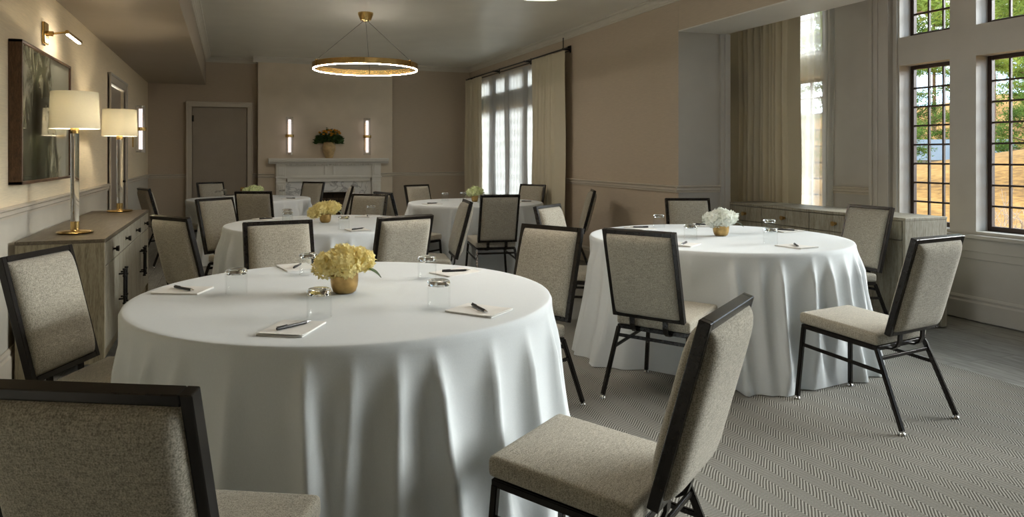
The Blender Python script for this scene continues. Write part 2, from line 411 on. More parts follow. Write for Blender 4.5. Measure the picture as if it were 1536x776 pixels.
def moulding(name, a, c, prof, normal, mat=None):
    """sweep a profile (out, up) from a to c; `normal` points into the room"""
    bm = B(); n = Vector(normal); up = Vector((0, 0, 1))
    sweep(bm, [a, c], prof, True, [(n, up), (n, up)])
    return struct(name, bm, mat or M['trim'])
railp = [(0, 0), (.014, 0), (.014, .016), (.022, .024), (.018, .045), (.034, .055), (.034, .066), (.020, .070), (0, .070)]
basep = [(0, 0), (.020, 0), (.020, .135), (.012, .150), (.016, .168), (.006, .185), (0, .185)]
crownp = [(0, 0), (.010, 0), (.012, .014), (.022, .020), (.026, .034), (.048, .055), (.055, .058), (.056, .068), (.074, .074), (.078, .085), (0, .085)]
def runs(pref, segs, prof, z, mat=None, start=1):
    for i, (a, c, n) in enumerate(segs):
        moulding(pref[i] if isinstance(pref, list) else f'{pref}_{start + i}', (a[0], a[1], z), (c[0], c[1], z), prof, n, M['bay'] if isinstance(pref, list) and pref[i] == 'baseboard_bay' else mat)
runs('trim', [((XL, YF), (XL, 8.28), (1, 0, 0)), ((XL, 9.60), (XL, YB), (1, 0, 0)), ((XL, YB), (-.64, YB), (0, -1, 0)), ((.375, YB), (CX0, YB), (0, -1, 0)),
              ((CX0, YC), (.70, YC), (0, -1, 0)), ((2.455, YC), (CX1, YC), (0, -1, 0)), ((CX1, YB), (XR, YB), (0, -1, 0)), ((XR, YR), (XR, 8.95), (-1, 0, 0)),
              ((XR - .034, YR), (XJ - .07, YR), (0, -1, 0)), ((XB, 4.889), (XB, 5.36), (-1, 0, 0))], railp, RAIL0, None, 3)
runs(['baseboard_left', 'baseboard_back', 'baseboard_right', 'baseboard_jamb', 'baseboard_bay', 'baseboard_chimney'],
     [((XL, YF), (XL, 8.28), (1, 0, 0)), ((CX1, YB), (XR, YB), (0, -1, 0)), ((XR, YR), (XR, YB), (-1, 0, 0)), ((XR - .02, YR), (XJ, YR), (0, -1, 0)),
      ((XB, YN), (XB, BAYY), (-1, 0, 0)), ((2.455, YC), (CX1, YC), (0, -1, 0))], basep, 0)
runs('trim', [((XR, YF), (XR, YB), (-1, 0, 0)), ((CX1, YB), (XR, YB), (0, -1, 0)), ((CX0 - .078, YC), (CX1 + .078, YC), (0, -1, 0)), ((-.35, YB), (CX0, YB), (0, -1, 0)),
              ((-.35, YF), (-.35, YB), (1, 0, 0)), ((CX0, YC), (CX0, YB), (-1, 0, 0))], crownp, ZC - .085, plain('crown_paint', (.66, .63, .55), .42, 0, .4, 5, .03), 13)
# window sill ledge + apron under the bay windows
b = B(); box(b, XB - .06, XB + .01, YN, 4.66, ZW0 - .055, ZW0 - .025, .006); box(b, XB - .022, XB + .01, YN, 4.66, ZW0 - .16, ZW0 - .055, .006); box(b, XB - .012, XB + .01, YN, 4.66, ZW0 - .22, ZW0 - .16, .004)
struct('trim_19', b, M['bay'])

# windows: steel casements with small lites
NW = [0]
def window(x, ya, yb, z0, z1, cols, rows, normal_x=True, mats=True):
    NW[0] += 1
    root = bpy.data.objects.new(f'window_{NW[0]}', None); COL.objects.link(root); root['kind'] = 'structure'
    bm = B(); f = .032
    box(bm, x - .02, x + .02, ya, ya + f, z0, z1, .003, 1); box(bm, x - .02, x + .02, yb - f, yb, z0, z1, .003, 1)
    box(bm, x - .02, x + .02, ya + f, yb - f, z0, z0 + f * 1.2, .003, 1); box(bm, x - .02, x + .02, ya + f, yb - f, z1 - f, z1, .003, 1)
    obj('window_frame', bm, M['darkframe'], root)['kind'] = 'structure'
    bm = B(); w = .015
    for k in range(1, cols):
        y = ya + f + (yb - ya - 2 * f) * k / cols; box(bm, x - .010, x + .010, y - w / 2, y + w / 2, z0 + f, z1 - f)
    for k in range(1, rows):
        z = z0 + f + (z1 - z0 - 2 * f) * k / rows; box(bm, x - .012, x + .008, ya + f, yb - f, z - w / 2, z + w / 2)
    obj('glazing_bars', bm, M['darkframe'], root)['kind'] = 'structure'
    bm = B(); box(bm, x - .002, x + .002, ya + f, yb - f, z0 + f, z1 - f)
    obj('glass_pane', bm, M['pane'], root)['kind'] = 'structure'
for ya, yb in openings:
    window(XB + .15, ya, yb, ZW0, ZW1, 3, 8); window(XB + .15, ya, yb, ZT0, ZT1, 3, 4)
# window in the right wall, four tall lights with posts and a heavy transom
rw = [(RW0 + .03 + .675 * k, RW0 + .03 + .675 * k + .47) for k in range(4)]
b = B()
cur = RW0
for a, c in rw: box(b, XR + .01, XR + .2, cur, a, RWZ0, RWZ1); cur = c
box(b, XR + .01, XR + .2, cur, RW1, RWZ0, RWZ1); box(b, XR + .01, XR + .2, RW0, RW1, ZW1, ZT0)
struct('trim_20', b, M['bay'])
for a, c in rw:
    window(XR + .14, a, c, RWZ0, ZW1, 3, 8); window(XR + .14, a, c, ZT0, RWZ1, 3, 2)

# doors
def door(n, root_loc, w, h, rz, casing, hinge_right, handle):
    """leaf in local xz plane, room side towards -y; origin bottom-left of the leaf"""
    root = bpy.data.objects.new(f'door_{n}', None); COL.objects.link(root); root['kind'] = 'structure'; root.location = root_loc; root.rotation_euler = (0, 0, rz)
    bm = B(); box(bm, 0, w, .03, .07, 0, h, .003); obj('door_leaf', bm, plain(f'door_paint_{n}', (.36, .31, .25), .5, 0, .4, 5, .03), root)['kind'] = 'structure'
    bm = B(); cw = casing
    for x0, x1 in ((-cw, -.008), (w + .008, w + cw)):
        box(bm, x0, x1, -.025, .0, 0, h + cw, .006)
        xm = x0 if x0 < 0 else x1 - .022
        box(bm, xm, xm + .022, -.038, .0, 0, h + cw, .005)
        xi = x1 - .012 if x0 < 0 else x0
        box(bm, xi, xi + .012, -.02, .06, 0, h, .003)
    box(bm, -cw + .001, w + cw - .001, -.0262, -.001, h + .008, h + cw + .001, .006); box(bm, -cw - .001, w + cw + .001, -.0392, -.001, h + cw - .022, h + cw + .002, .005)
    obj('door_casing', bm, M['trim'], root)['kind'] = 'structure'
    for z in (.25, h - .18):
        bm = B(); xh = w - .004 if hinge_right else .004
        cyl(bm, (xh, .018, z - .05), (xh, .018, z + .05), .009); box(bm, xh - .018, xh + .018, .022, .032, z - .05, z + .05)
        obj('hinge', bm, M['black'], root)['kind'] = 'structure'
    bm = B(); xk = .07 if hinge_right else w - .07
    if handle == 'lever':
        cyl(bm, (xk, .03, .99), (xk, -.03, .99), .012); cyl(bm, (xk, -.03, .99), (xk + (.11 if hinge_right else -.11), -.03, .99), .008); cyl(bm, (xk, .03, .99), (xk, .024, .99), .027)
        obj('door_handle', bm, M['black'], root)['kind'] = 'structure'
    else:
        box(bm, xk - .03, xk + .03, .022, .031, .68, .78, .003); cyl(bm, (xk, .03, .73), (xk, -.03, .73), .01); lathe(bm, [(0, -.02), (.02, -.015), (.026, 0), (.02, .015), (0, .02)], 20, (xk, -.03, .73))
        obj('door_knob', bm, M['brass'], root)['kind'] = 'structure'
door(1, (XL, DY0, 0), DY1 - DY0, 2.075, PI / 2, .10, False, 'lever')
# back door: leaf face set just proud of the wall plane, in a shallow frame
d2 = door(2, (-.548, YB - .072, 0), .826, 2.075, 0, .092, False, 'knob')

# ------------------------------------------------------------------ fireplace mantel
mt = thing('fireplace_mantel', 'pale grey carved fireplace mantel with white marble surround on back wall', 'fireplace', (1.575, YC - .002, 0))
def mb(*boxes, bev=.004):
    bm = B()
    for q in boxes: box(bm, *q, bev, 2)
    return bm
hw = .975
bm = B(); sweep(bm, [(-hw, 0, 0), (hw, 0, 0)], [(0, 1.165), (.17, 1.165), (.18, 1.18), (.21, 1.19), (.225, 1.205), (.225, 1.222), (.245, 1.228), (.245, 1.255), (0, 1.255)], True, [(Vector((0, -1, 0)), Vector((0, 0, 1)))] * 2)
obj('mantel_shelf', bm, M['mantel'], mt)
bm = B()
for k in range(58): x = -.84 + k * 1.68 / 57; box(bm, x - .008, x + .008, -.165, -.12, 1.135, 1.168)
obj('dentil_row', bm, M['mantel'], mt)
bm = mb((-.86, .86, -.12, 0, .955, 1.165), (-.705, .705, -.135, 0, .925, .965), (-.68, .68, -.11, 0, .868, .93)); obj('frieze', bm, M['mantel'], mt)
for sx in (-1, 1):
    x0, x1 = sorted((sx * .705, sx * .855))
    bm = mb((x0, x1, -.15, 0, 0, 1.165), (x0 - .012, x1 + .012, -.165, 0, .93, .955), (x0 - .008, x1 + .008, -.16, 0, .86, .875), (x0 - .015, x1 + .015, -.17, 0, 0, .16), (x0 + .03, x1 - .03, -.16, 0, .98, 1.13), (x0 + .028, x1 - .028, -.162, 0, .2, .83))
    pl = obj('pilaster', bm, M['mantel'], mt)
    bm = B()
    for k in range(3):
        xx = x0 + .048 + k * .027; box(bm, xx - .007, xx + .007, -.172, -.16, .25, .80, .003)
    obj('reeding', bm, M['mantel'], pl)
for sx in (-1, 1):
    bm = mb((sx * .07 - .018, sx * .07 + .018, -.145, -.1, .985, 1.125)); obj('centre_block', bm, M['mantel'], mt)
bm = mb((-.70, -.435, -.06, 0, 0, .87), (.405, .70, -.06, 0, 0, .87), (-.435, .405, -.06, 0, .69, .87), bev=.002); obj('marble_surround', bm, M['marble'], mt)
bm = B(); x0, x1 = FX0 - 1.575 + .005, FX1 - 1.575 - .005
box(bm, x0, x1, .215, .235, 0, .685); box(bm, x0, x0 + .02, .0, .215, 0, .685); box(bm, x1 - .02, x1, .0, .215, 0, .685); box(bm, x0, x1, 0, .235, 0, .02); box(bm, x0, x1, 0, .235, .665, .685)
obj('firebox', bm, M['firebrick'], mt)
bm = B(); box(bm, -.85, .85, -.45, -.18, 0.0, .018, .004); obj('hearth_slab', bm, M['marble'], mt)

# ------------------------------------------------------------------ sconces
def sconce(loc, rz, label):
    """local: wall plane y=0, room towards -y"""
    t = thing('wall_sconce', label, 'sconce', loc, rz, 'lit glass tube wall sconces')
    bm = B(); box(bm, -.030, .030, -.016, -.001, -.24, .24, .003); obj('backplate', bm, M['brass'], t)
    bm = B(); cyl(bm, (0, -.016, 0), (0, -.06, 0), .012); lathe(bm, [(.062, -.022), (.070, -.022), (.070, .022), (.062, .022), (.062, -.022)], 40, (0, -.10, 0)); box(bm, -.012, .012, -.06, -.03, -.015, .015, .002)
    obj('band', bm, M['brass'], t)
    bm = B(); lathe(bm, [(.058, -.31), (.062, -.31), (.062, .31), (.058, .31), (.058, -.31)], 40, (0, -.10, 0)); obj('glass_tube', bm, M['tubeglass'], t, True)
    bm = B(); lathe(bm, [(0, -.27), (.024, -.27), (.024, .27), (0, .27)], 32, (0, -.10, 0)); obj('frosted_light', bm, M['tube'], t, True)
    for z in (-.30, .30):
        bm = B(); lathe(bm, [(0, z - .008), (.056, z - .008), (.056, z + .008), (0, z + .008)], 32, (0, -.10, 0)); obj('end_cap', bm, M['acrylic'], t, True)
    return t
sc = sconce((.935, YC, 1.62), 0, 'lit glass tube sconce left of the potted plant above the mantel')
dup(sc, (2.205, YC, 1.62), 0, 'lit glass tube sconce right of the potted plant above the mantel')
dup(sc, (XL, 10.33, 1.65), PI / 2, 'lit glass tube sconce on the left wall beyond the dark doorway')

# ------------------------------------------------------------------ credenzas
def knob_bm(p, d):
    bm = B(); p = Vector(p); d = Vector(d)
    cyl(bm, p, p + d * .022, .007); cyl(bm, p + d * .018, p + d * .036, .015, .020); cyl(bm, p, p + d * .003, .014)
    return bm
def credenza(name, label, x_wall, x_front, y0, y1, top, s, drawers, mats, knob_mat, group, pulls=True):
    """long cabinet against a wall parallel to y. s=+1: front faces +x, s=-1: front faces -x"""
    t = thing(name, label, 'credenza', ((x_wall + x_front) / 2, (y0 + y1) / 2, 0), 0, group)
    cx, cy = t.location.x, t.location.y
    d = abs(x_front - x_wall); hx = d / 2; hy = (y1 - y0) / 2
    side, topm, front = mats
    bm = B(); box(bm, -hx, hx, -hy, hy, top - .022, top, .003); obj('top', bm, topm, t)
    bm = B()
    box(bm, -hx + .001, hx - .001, -hy + .001, -hy + .025, .055, top - .022, .002, 1); box(bm, -hx + .001, hx - .001, hy - .025, hy - .001, .055, top - .022, .002, 1)
    xa, xb = sorted((-s * hx + s * .001, s * (hx - .025))); box(bm, xa, xb, -hy + .025, hy - .025, .12, top - .022)
    xf0, xf1 = sorted((s * (hx - .025), s * (hx - .006))); 
    obj('body', bm, side, t)
    bm = B(); box(bm, -hx + .02, hx - .02, -hy + .02, hy - .02, .05, .12); 
    for yy in (-hy + .03, hy - .03):
        for xx in (-hx + .03, hx - .03): box(bm, xx - .03, xx + .03, yy - .03, yy + .03, 0, .06, .002, 1)
    obj('plinth', bm, side, t)
    n = len(drawers); fx0, fx1 = sorted((s * (hx - .024), s * hx))
    yy = -hy + .027
    tot = 2 * hy - .054
    ncol = len(drawers)
    for i in range(ncol):
        w = tot * drawers[i]; a, c = yy + .003, yy + w - .003; yy += w
        bm = B(); box(bm, fx0, fx1, a, c, top - .165, top - .028, .002, 1); dr = obj('drawer', bm, front, t)
        obj('knob', knob_bm((s * hx, (a + c) / 2, top - .098), (s, 0, 0)), knob_mat, dr, True)
        bm = B(); box(bm, fx0, fx1, a, c, .13, top - .171, .002, 1); do = obj('door', bm, front, t)
        bm = B()
        if pulls:
            ye = c - .045 if i % 2 == 0 else a + .045
            x = s * (hx + .035)
            cyl(bm, (x, ye, .30), (x, ye, .53), .008)
            for z in (.33, .50): cyl(bm, (s * hx, ye, z), (x, ye, z), .006)
            for z in (.30, .53, .345, .485): cyl(bm, (x, ye, z - .006), (x, ye, z + .006), .012)
            obj('handle', bm, M['black'], do, True)
        else:
            ye = c - .05 if i % 2 == 0 else a + .05
            bm.free(); obj('knob', knob_bm((s * hx, ye, top - .25), (s, 0, 0)), knob_mat, do, True)
    return t
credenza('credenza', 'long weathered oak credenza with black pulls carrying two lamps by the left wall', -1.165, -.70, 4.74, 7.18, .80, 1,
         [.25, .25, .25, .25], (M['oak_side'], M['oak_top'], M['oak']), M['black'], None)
credenza('credenza', 'low pale grey wood credenza with round brass knobs in the bay under windows', 5.15, 4.72, 3.875, 5.84, .835, -1,
         [.17, .30, .30, .23], (M['oak'], M['oak'], M['oak']), M['old_brass'], None, False)

# ------------------------------------------------------------------ table lamps
def table_lamp(loc, label):
    t = thing('table_lamp', label, 'table lamp', loc, 0, 'acrylic column table lamps')
    bm = B(); lathe(bm, [(0, .001), (.100, .001), (.108, .008), (.100, .014), (.03, .018), (.026, .022), (.026, .075), (0, .075)], 48); obj('base', bm, M['brass'], t, True)
    bm = B(); lathe(bm, [(0, .076), (.025, .076), (.025, .640), (0, .640)], 32); obj('column', bm, M['acrylic'], t, True)
    bm = B(); lathe(bm, [(0, .641), (.026, .641), (.026, .69), (.012, .70), (.012, .78), (0, .78)], 32); obj('socket', bm, M['brass'], t, True)
    bm = B(); lathe(bm, [(.146, .671), (.1365, .907), (.134, .907), (.1435, .671), (.146, .671)], 64); sh = obj('lamp_shade', bm, M['shade'], t, True)
    bm = B()
    for k in range(3):
        a = 2 * PI * k / 3 + .4; cyl(bm, (0, 0, .885), (.1345 * math.cos(a), .1345 * math.sin(a), .885), .002, None, 8)
    cyl(bm, (0, 0, .78), (0, 0, .9), .004, None, 10); obj('shade_spider', bm, M['brass'], sh)
    bm = B(); lathe(bm, [(0, .70), (.014, .715), (.03, .76), (.028, .785), (.015, .805), (0, .81)], 24, (.045, 0, 0)); obj('bulb', bm, emit('bulb_glow', (1, .88, .68), 75), t, True)
    return t
lamp = table_lamp((-.933, 5.156, .801), 'cream drum shade lamp at the near end of the left oak credenza')
dup(lamp, (-.915, 7.0, .801), 0, 'cream drum shade lamp at the far end of the left oak credenza')

# ------------------------------------------------------------------ painting and picture light
pt = thing('framed_painting', 'large dark landscape painting in a deep walnut frame on the left wall', 'painting', (XL + .002, 5.425, 1.553))
hy, hz, dp = .675, .423, .07
bm = B()
for (a, c, d, e) in ((-hy, hy, hz - .018, hz), (-hy, hy, -hz, -hz + .018), (-hy, -hy + .018, -hz, hz), (hy - .018, hy, -hz, hz)): box(bm, 0, dp, a, c, d, e, .002, 1)
obj('frame', bm, M['walnut'], pt)
bm = B(); box(bm, .02, dp - .014, -hy + .018, hy - .018, -hz + .018, hz - .018); obj('canvas', bm, M['painting'], pt)
pl = thing('picture_light', 'brass swing-arm picture light above the walnut framed painting', 'picture light', (XL, 5.58, 2.14))
bm = B(); box(bm, .001, .022, -.055, .055, -.075, .075, .008); cyl(bm, (.02, 0, 0), (.06, 0, 0), .018); obj('wall_plate', bm, M['brass'], pl)
bm = B(); cyl(bm, (.05, 0, 0), (.145, -.03, .01), .007); obj('arm', bm, M['brass'], pl, True)
bm = B(); cyl(bm, (.15, -.04, .012), (.15, .43, .012), .013, None, 20); obj('head', bm, M['brass'], pl, True)
for k in (0, 1):
    bm = B(); y0 = -.02 + k * .225; box(bm, .141, .159, y0, y0 + .19, -.008, .001, .002, 1); obj('light_bar', bm, M['pic_led'], pl)

# ------------------------------------------------------------------ chandeliers
def chandelier(loc, label):
    t = thing('ring_chandelier', label, 'chandelier', loc, 0, 'brass ring chandeliers')
    dz = 2.262 - loc[2]
    bm = B(); lathe(bm, [(0, -.001), (.085, -.001), (.085, -.02), (.06, -.085), (.03, -.10), (0, -.10)], 40); obj('canopy', bm, M['brass'], t, True)
    bm = B(); torus_band(bm, .575, .022, .062, (0, 0, dz)); obj('ring', bm, M['brass'], t)
    bm = B(); torus_band(bm, .571, .010, .006, (0, 0, dz - .0062)); obj('led_strip', bm, M['led'], t)
    for k in range(3):
        a = R_(75 + 120 * k); p = Vector((.575 * math.cos(a), .575 * math.sin(a), dz + .07))
        bm = B(); cyl(bm, (.02 * math.cos(a), .02 * math.sin(a), -.09), p, .0022, None, 8); cb = obj('cable', bm, M['black'], t)
        bm = B(); e = Vector((math.cos(a), math.sin(a), 0)); bar(bm, p - e * .018 + Vector((0, 0, -.001)), p + e * .018 + Vector((0, 0, -.001)), .014, .01, bev=.001)
        for s_ in (-1, 1): bar(bm, p + e * .015 * s_, p + e * .015 * s_ - Vector((0, 0, .066)), .014, .004, up=e, bev=.001)
        obj('clip', bm, M['old_brass'], cb)
    return t
ch = chandelier((1.445, 7.89, ZC), 'thin brass ring chandelier hanging whole in front of the fireplace')
dup(ch, (1.62, 3.418, ZC), R_(25), 'brass ring chandelier cut off at the top edge above the near tables')

# ------------------------------------------------------------------ dining chair
def pad(bm, w, h, depth, n=14, back=0., ex=5, seam=.004):
    """cushion in local (x, v, n): domed towards +n, flat back at n=0"""
    g = []
    for j in range(n + 1):
        row = []
        for i in range(n + 1):
            a = -math.cos(PI * i / n); c = -math.cos(PI * j / n)
            prof = ((1 - abs(a) ** ex) * (1 - abs(c) ** ex)) ** .45
            row.append(bm.verts.new((a * w / 2, (c + 1) * h / 2, back + depth * prof)))
        g.append(row)
    for j in range(n):
        for i in range(n): bm.faces.new((g[j][i], g[j][i + 1], g[j + 1][i + 1], g[j + 1][i]))
    bot = [g[0][i] for i in range(n + 1)] + [g[j][n] for j in range(1, n + 1)] + [g[n][i] for i in range(n - 1, -1, -1)] + [g[j][0] for j in range(n - 1, 0, -1)]
    low = [bm.verts.new((v.co.x, v.co.y, 0 if depth > 0 else 0)) for v in bot]
    if back:
        for k in range(len(bot)): bm.faces.new((bot[k], low[k], low[(k + 1) % len(bot)], bot[(k + 1) % len(bot)]))
        bm.faces.new(low)
def make_chair(label, loc, rz):
    t = thing('dining_chair', label, 'chair', loc, rz, None)
    # seat cushion
    bm = B(); box(bm, -.207, .207, -.205, .229, .402, .462, .02, 4)
    bmesh.ops.subdivide_edges(bm, edges=[e for e in bm.edges if e.calc_length() > .2], cuts=7, use_grid_fill=True)
    for v in bm.verts:
        if v.co.z > .455: v.co.z += .010 * max(0, 1 - (v.co.x / .2) ** 2) * max(0, 1 - (v.co.y / .22) ** 2)
    def slope(bm):
        for v in bm.verts: v.co.z -= .024 * max(0, (.2 - v.co.y) / .4)
    slope(bm); obj('seat', bm, M['fabric'], t, True)
    fr = M['frame']
    bm = B()
    for s in (-1, 1): bar(bm, (s * .193, -.20, .389), (s * .193, .217, .389), .022, .022)
    bar(bm, (-.193, .206, .389), (.193, .206, .389), .022, .022); bar(bm, (-.193, -.19, .389), (.193, -.19, .389), .022, .022)
    box(bm, -.185, .185, -.18, .2, .392, .4)
    slope(bm); obj('seat_frame', bm, fr, t)
    FL, RL = {}, {}
    for s in (-1, 1):
        FL[s] = (Vector((s * .196, .206, .385)), Vector((s * .2235, .225, .016)))
        RL[s] = (Vector((s * .196, -.196, .363)), Vector((s * .2225, -.335, .016)))
    for nm, P in (('f', FL), ('r', RL)):
        for s in (-1, 1):
            a, c = P[s]
            bm = B(); bar(bm, a, c, .021, .021, up=Vector((0, 1, 0)) if nm == 'f' else Vector((0, 0, 1))); lg = obj('leg', bm, fr, t)
            bm = B(); lathe(bm, [(0, 0), (.014, 0), (.016, .004), (.014, .010), (.008, .014), (.008, .026), (0, .026)], 16, (c.x, c.y, 0)); obj('foot_glide', bm, M['chrome'], lg, True)
    for s in (-1, 1):
        a = FL[s][0].lerp(FL[s][1], .25); c = RL[s][0].lerp(RL[s][1], .30)
        bm = B(); bar(bm, a, c, .013, .018); obj('stretcher', bm, fr, t)
    bm = B(); bar(bm, RL[-1][0].lerp(RL[-1][1], .12), RL[1][0].lerp(RL[1][1], .12), .013, .018); obj('stretcher', bm, fr, t)
    # back: leaning frame with a padded front and upholstered rear
    p0, p1 = Vector((0, -.247, .44)), Vector((0, -.375, .915)); ev = (p1 - p0); hh = ev.length; ev.normalize(); ex = Vector((1, 0, 0)); en = ex.cross(ev) * -1
    if en.y < 0: en = -en
    mat = Matrix((ex, ev, en)).transposed().to_4x4(); mat.translation = p0
    def put(bm): bmesh.ops.transform(bm, matrix=mat, verts=list(bm.verts)); return bm
    bm = B(); W = .20; f = .023; dt = .015
    for x0, x1, v0, v1 in ((-W, -W + f, 0, hh), (W - f, W, 0, hh), (-W + f, W - f, hh - f, hh), (-W + f, W - f, 0, f)): box(bm, x0, x1, v0, v1, -dt, dt, .002, 1)
    obj('back_frame', put(bm), fr, t)
    bm = B(); tb = B(); pad(tb, 2 * (W - f), hh - 2 * f, .046, 18, .004, 6); merge(bm, tb, Matrix.Translation((0, f, .002))); obj('backrest', put(bm), M['fabric'], t, True)
    bm = B(); tb = B(); pad(tb, 2 * (W - f) + .004, hh - 2 * f + .004, .040, 20, .004, 9); merge(bm, tb, Matrix.Translation((0, f - .002, -.003)) @ Matrix.Diagonal((1, 1, -1, 1))); obj('back_panel', put(bm), M['fabric'], t, True)
    for s in (-1, 1):
        x = s * .093; bm = B()
        pts = [(x, -.249, .445), (x, -.246, .40), (x, -.235, .372), (x, -.212, .357), (x, -.17, .353)]
        sweep(bm, pts, [(-.014, -.005), (.014, -.005), (.014, .005), (-.014, .005)], True, [(Vector((1, 0, 0)), Vector((0, 1, 0)))] * 2 + [(Vector((1, 0, 0)), Vector((0, .8, .6)))] + [(Vector((1, 0, 0)), Vector((0, .3, .95)))] + [(Vector((1, 0, 0)), Vector((0, 0, 1)))])
        obj('back_bracket', bm, fr, t)
    return t

TABLES = {1: (.449, 2.862, .818), 2: (3.125, 4.0, .845), 3: (.755, 5.84, .80), 4: (.25, 9.53, .76), 5: (2.74, 7.86, .79)}
CHAIRS = [  # table, x, y, facing (deg), label
    (1, -.067, 1.669, 64.2, 'foreground chair cropped by the lower left corner, seen from behind in shadow'),
    (1, -.391, 3.128, 335.4, 'chair at the near table beside the oak credenza end, its upper back sunlit'),
    (1, .980, 1.786, 125.7, 'foreground chair in the lower middle, side-on with its large seat in full view'),
    (1, 1.336, 3.321, 209.2, 'chair facing us at the near table right rim, in front of the bright pale chair'),
    (1, .324, 3.926, 278.0, 'chair facing us behind the near table, left of its yellow flowers'),
    (2, 3.116, 2.800, 98.7, 'chair standing alone right of the white flower table, all four legs visible'),
    (2, 2.290, 3.344, 33.1, 'chair seen from behind at the near left of the white flower table'),
    (2, 2.551, 4.691, 306.6, 'chair with a brightly lit white-looking back at the left of the white flower table'),
    (2, 3.756, 5.004, 250.7, 'chair facing us behind the white flower vase, before the bay corner'),
    (2, 4.243, 4.085, 180.0, 'chair in front of the pale bay credenza, right of the white flower table'),
    (3, .960, 4.750, 105.8, 'chair seen from behind just right of the near yellow flowers, at the second table'),
    (3, -.051, 5.070, 36.8, 'chair seen from behind next to the oak credenza drawers, at the second table'),
    (3, .120, 6.515, 310.3, 'light-fronted leaning chair at the far left rim of the second table'),
    (3, 1.090, 6.74, 229.8, 'chair facing us at the far right rim of the second table, under the mantel marble'),
    (3, 1.56, 5.80, 170.2, 'chair seen edge-on between the second table and the window-side table'),
    (4, .375, 8.287, 70.0, 'olive-shadowed chair seen from behind in front of the far table by the back door'),
    (4, 1.12, 9.11, 172.3, 'thin edge-on chair at the right of the far table, before the firebox'),
    (4, .90, 10.28, 223.4, 'chair in front of the mantel left pilaster, at the far table'),
    (4, -.084, 10.52, 297.1, 'pale-fronted chair directly in front of the back door'),
    (4, -.60, 9.30, 23.5, 'chair against the left wall corner beyond the oak credenza, facing the far table'),
    (5, 1.88, 7.41, 15.2, 'brown-shadowed chair at the left of the window-side table, below the mantel right end'),
    (5, 2.47, 8.68, 293.2, 'pale-fronted chair against the plain back wall at the window-side table'),
    (5, 2.543, 6.815, 83.7, 'chair seen squarely from behind in front of the window-side table'),
    (5, 3.50, 8.42, 212.6, 'greenish chair before the sheer-curtained window, behind the window-side table'),
    (5, 3.51, 7.19, 155.9, 'dark edge-on chair by the right wall chair rail, past the window curtain'),
]
chair0 = None
for (tb, x, y, a, lab) in CHAIRS:
    rz = R_(a - 90)
    if chair0 is None: chair0 = make_chair(lab, (x, y, 0), rz); chair0['group'] = 'upholstered dining chairs'
    else: dup(chair0, (x, y, 0), rz, lab, 'upholstered dining chairs')

# ------------------------------------------------------------------ tablecloths
def smooth(e0, e1, x):
    t = max(0, min(1, (x - e0) / (e1 - e0))); return t * t * (3 - 2 * t)
def tablecloth(ti, seed, label, flare=.07, nf=31):
    cx, cy, Rr = TABLES[ti]; rg = random.Random(seed); N = 420
    # irregular sharp ridges with soft valleys between
    ridges = []
    a = rg.uniform(0, .3)
    while a < 2 * PI - .12:
        ridges.append((a, rg.uniform(.6, 1.25), rg.uniform(.026, .052), rg.uniform(-.06, .06))); a += rg.uniform(.65, 1.35) * 2 * PI / nf
    chs = []
    for (tb, x, y, ang, _) in CHAIRS:
        if tb != ti: continue
        f = Vector((math.cos(R_(ang)), math.sin(R_(ang)))); chs.append((Vector((x - cx, y - cy)), f))
    ZT = .75
    prof = [(0, ZT), (Rr * .3, ZT), (Rr * .6, ZT), (Rr * .85, ZT), (Rr * .96, ZT), (Rr - .010, ZT), (Rr - .003, ZT - .002), (Rr, ZT - .008)]
    skirt = [.735, .72, .70, .67, .63, .58, .52, .46, .40, .33, .26, .19, .12, .06, .02, .004]
    bm = B(); rings = []
    c0 = bm.verts.new((0, 0, ZT))
    for r, z in prof[1:]: rings.append([bm.verts.new((r * math.cos(2 * PI * k / N), r * math.sin(2 * PI * k / N), z)) for k in range(N)])
    for z in skirt:
        q = (ZT - z) / ZT; ring = []
        grow = smooth(.01, .24, q)
        for k in range(N):
            th = 2 * PI * k / N
            fold = 0
            for (ra, am, wd, dr) in ridges:
                w = wd * (.75 + 1.0 * q)
                d = (th - ra - dr * q + PI) % (2 * PI) - PI
                if abs(d) < 4 * w: fold += am / (1 + (d / w) ** 2) * (1 - abs(d) / (4 * w))
            slow = .5 + .5 * math.sin(3 * th + seed) * math.sin(5 * th + 2 * seed)
            r = Rr + .003 + flare * q * (.35 + .35 * slow) + fold * .085 * grow * (.35 + .85 * q) - .012 * grow * math.sin(PI * min(1, q * 1.2))
            # the cloth is pushed in where a chair stands under the rim
            dv = Vector((math.cos(th), math.sin(th)))
            for (cp, f) in chs:
                sd = Vector((-f.y, f.x))
                den = dv.dot(f)
                if den > -.3: continue
                # front line of the chair: points p with (p-cp).f = .262
                front = (cp.dot(f) + .262) / den
                lat = abs((dv * front - cp).dot(sd))
                wl = 1 - smooth(.245, .34, lat)
                wz = 1 - smooth(.50, .735, z)
                lim = front
                if r > lim and wl * wz > 0: r = r + (lim - r) * wl * wz
            ring.append(bm.verts.new((r * dv.x, r * dv.y, z)))
        rings.append(ring)
    for k in range(N): bm.faces.new((c0, rings[0][k], rings[0][(k + 1) % N]))
    for A, C in zip(rings, rings[1:]):
        for k in range(N): bm.faces.new((A[k], C[k], C[(k + 1) % N], A[(k + 1) % N]))
    o = obj('tablecloth', bm, M['cloth'], None, True, False); o.location = (cx, cy, 0)
    return tag(o, label, 'tablecloth', 'floor-length white tablecloths on round tables')
tablecloth(1, 3, 'white floor-length cloth on the largest nearest round table, with yellow flowers')
tablecloth(2, 11, 'white floor-length cloth on the round table by the bay windows, with white flowers', .10)
tablecloth(3, 5, 'white cloth on the second round table, behind the nearest one')
tablecloth(4, 8, 'white cloth on the farthest round table, by the back door and fireplace')
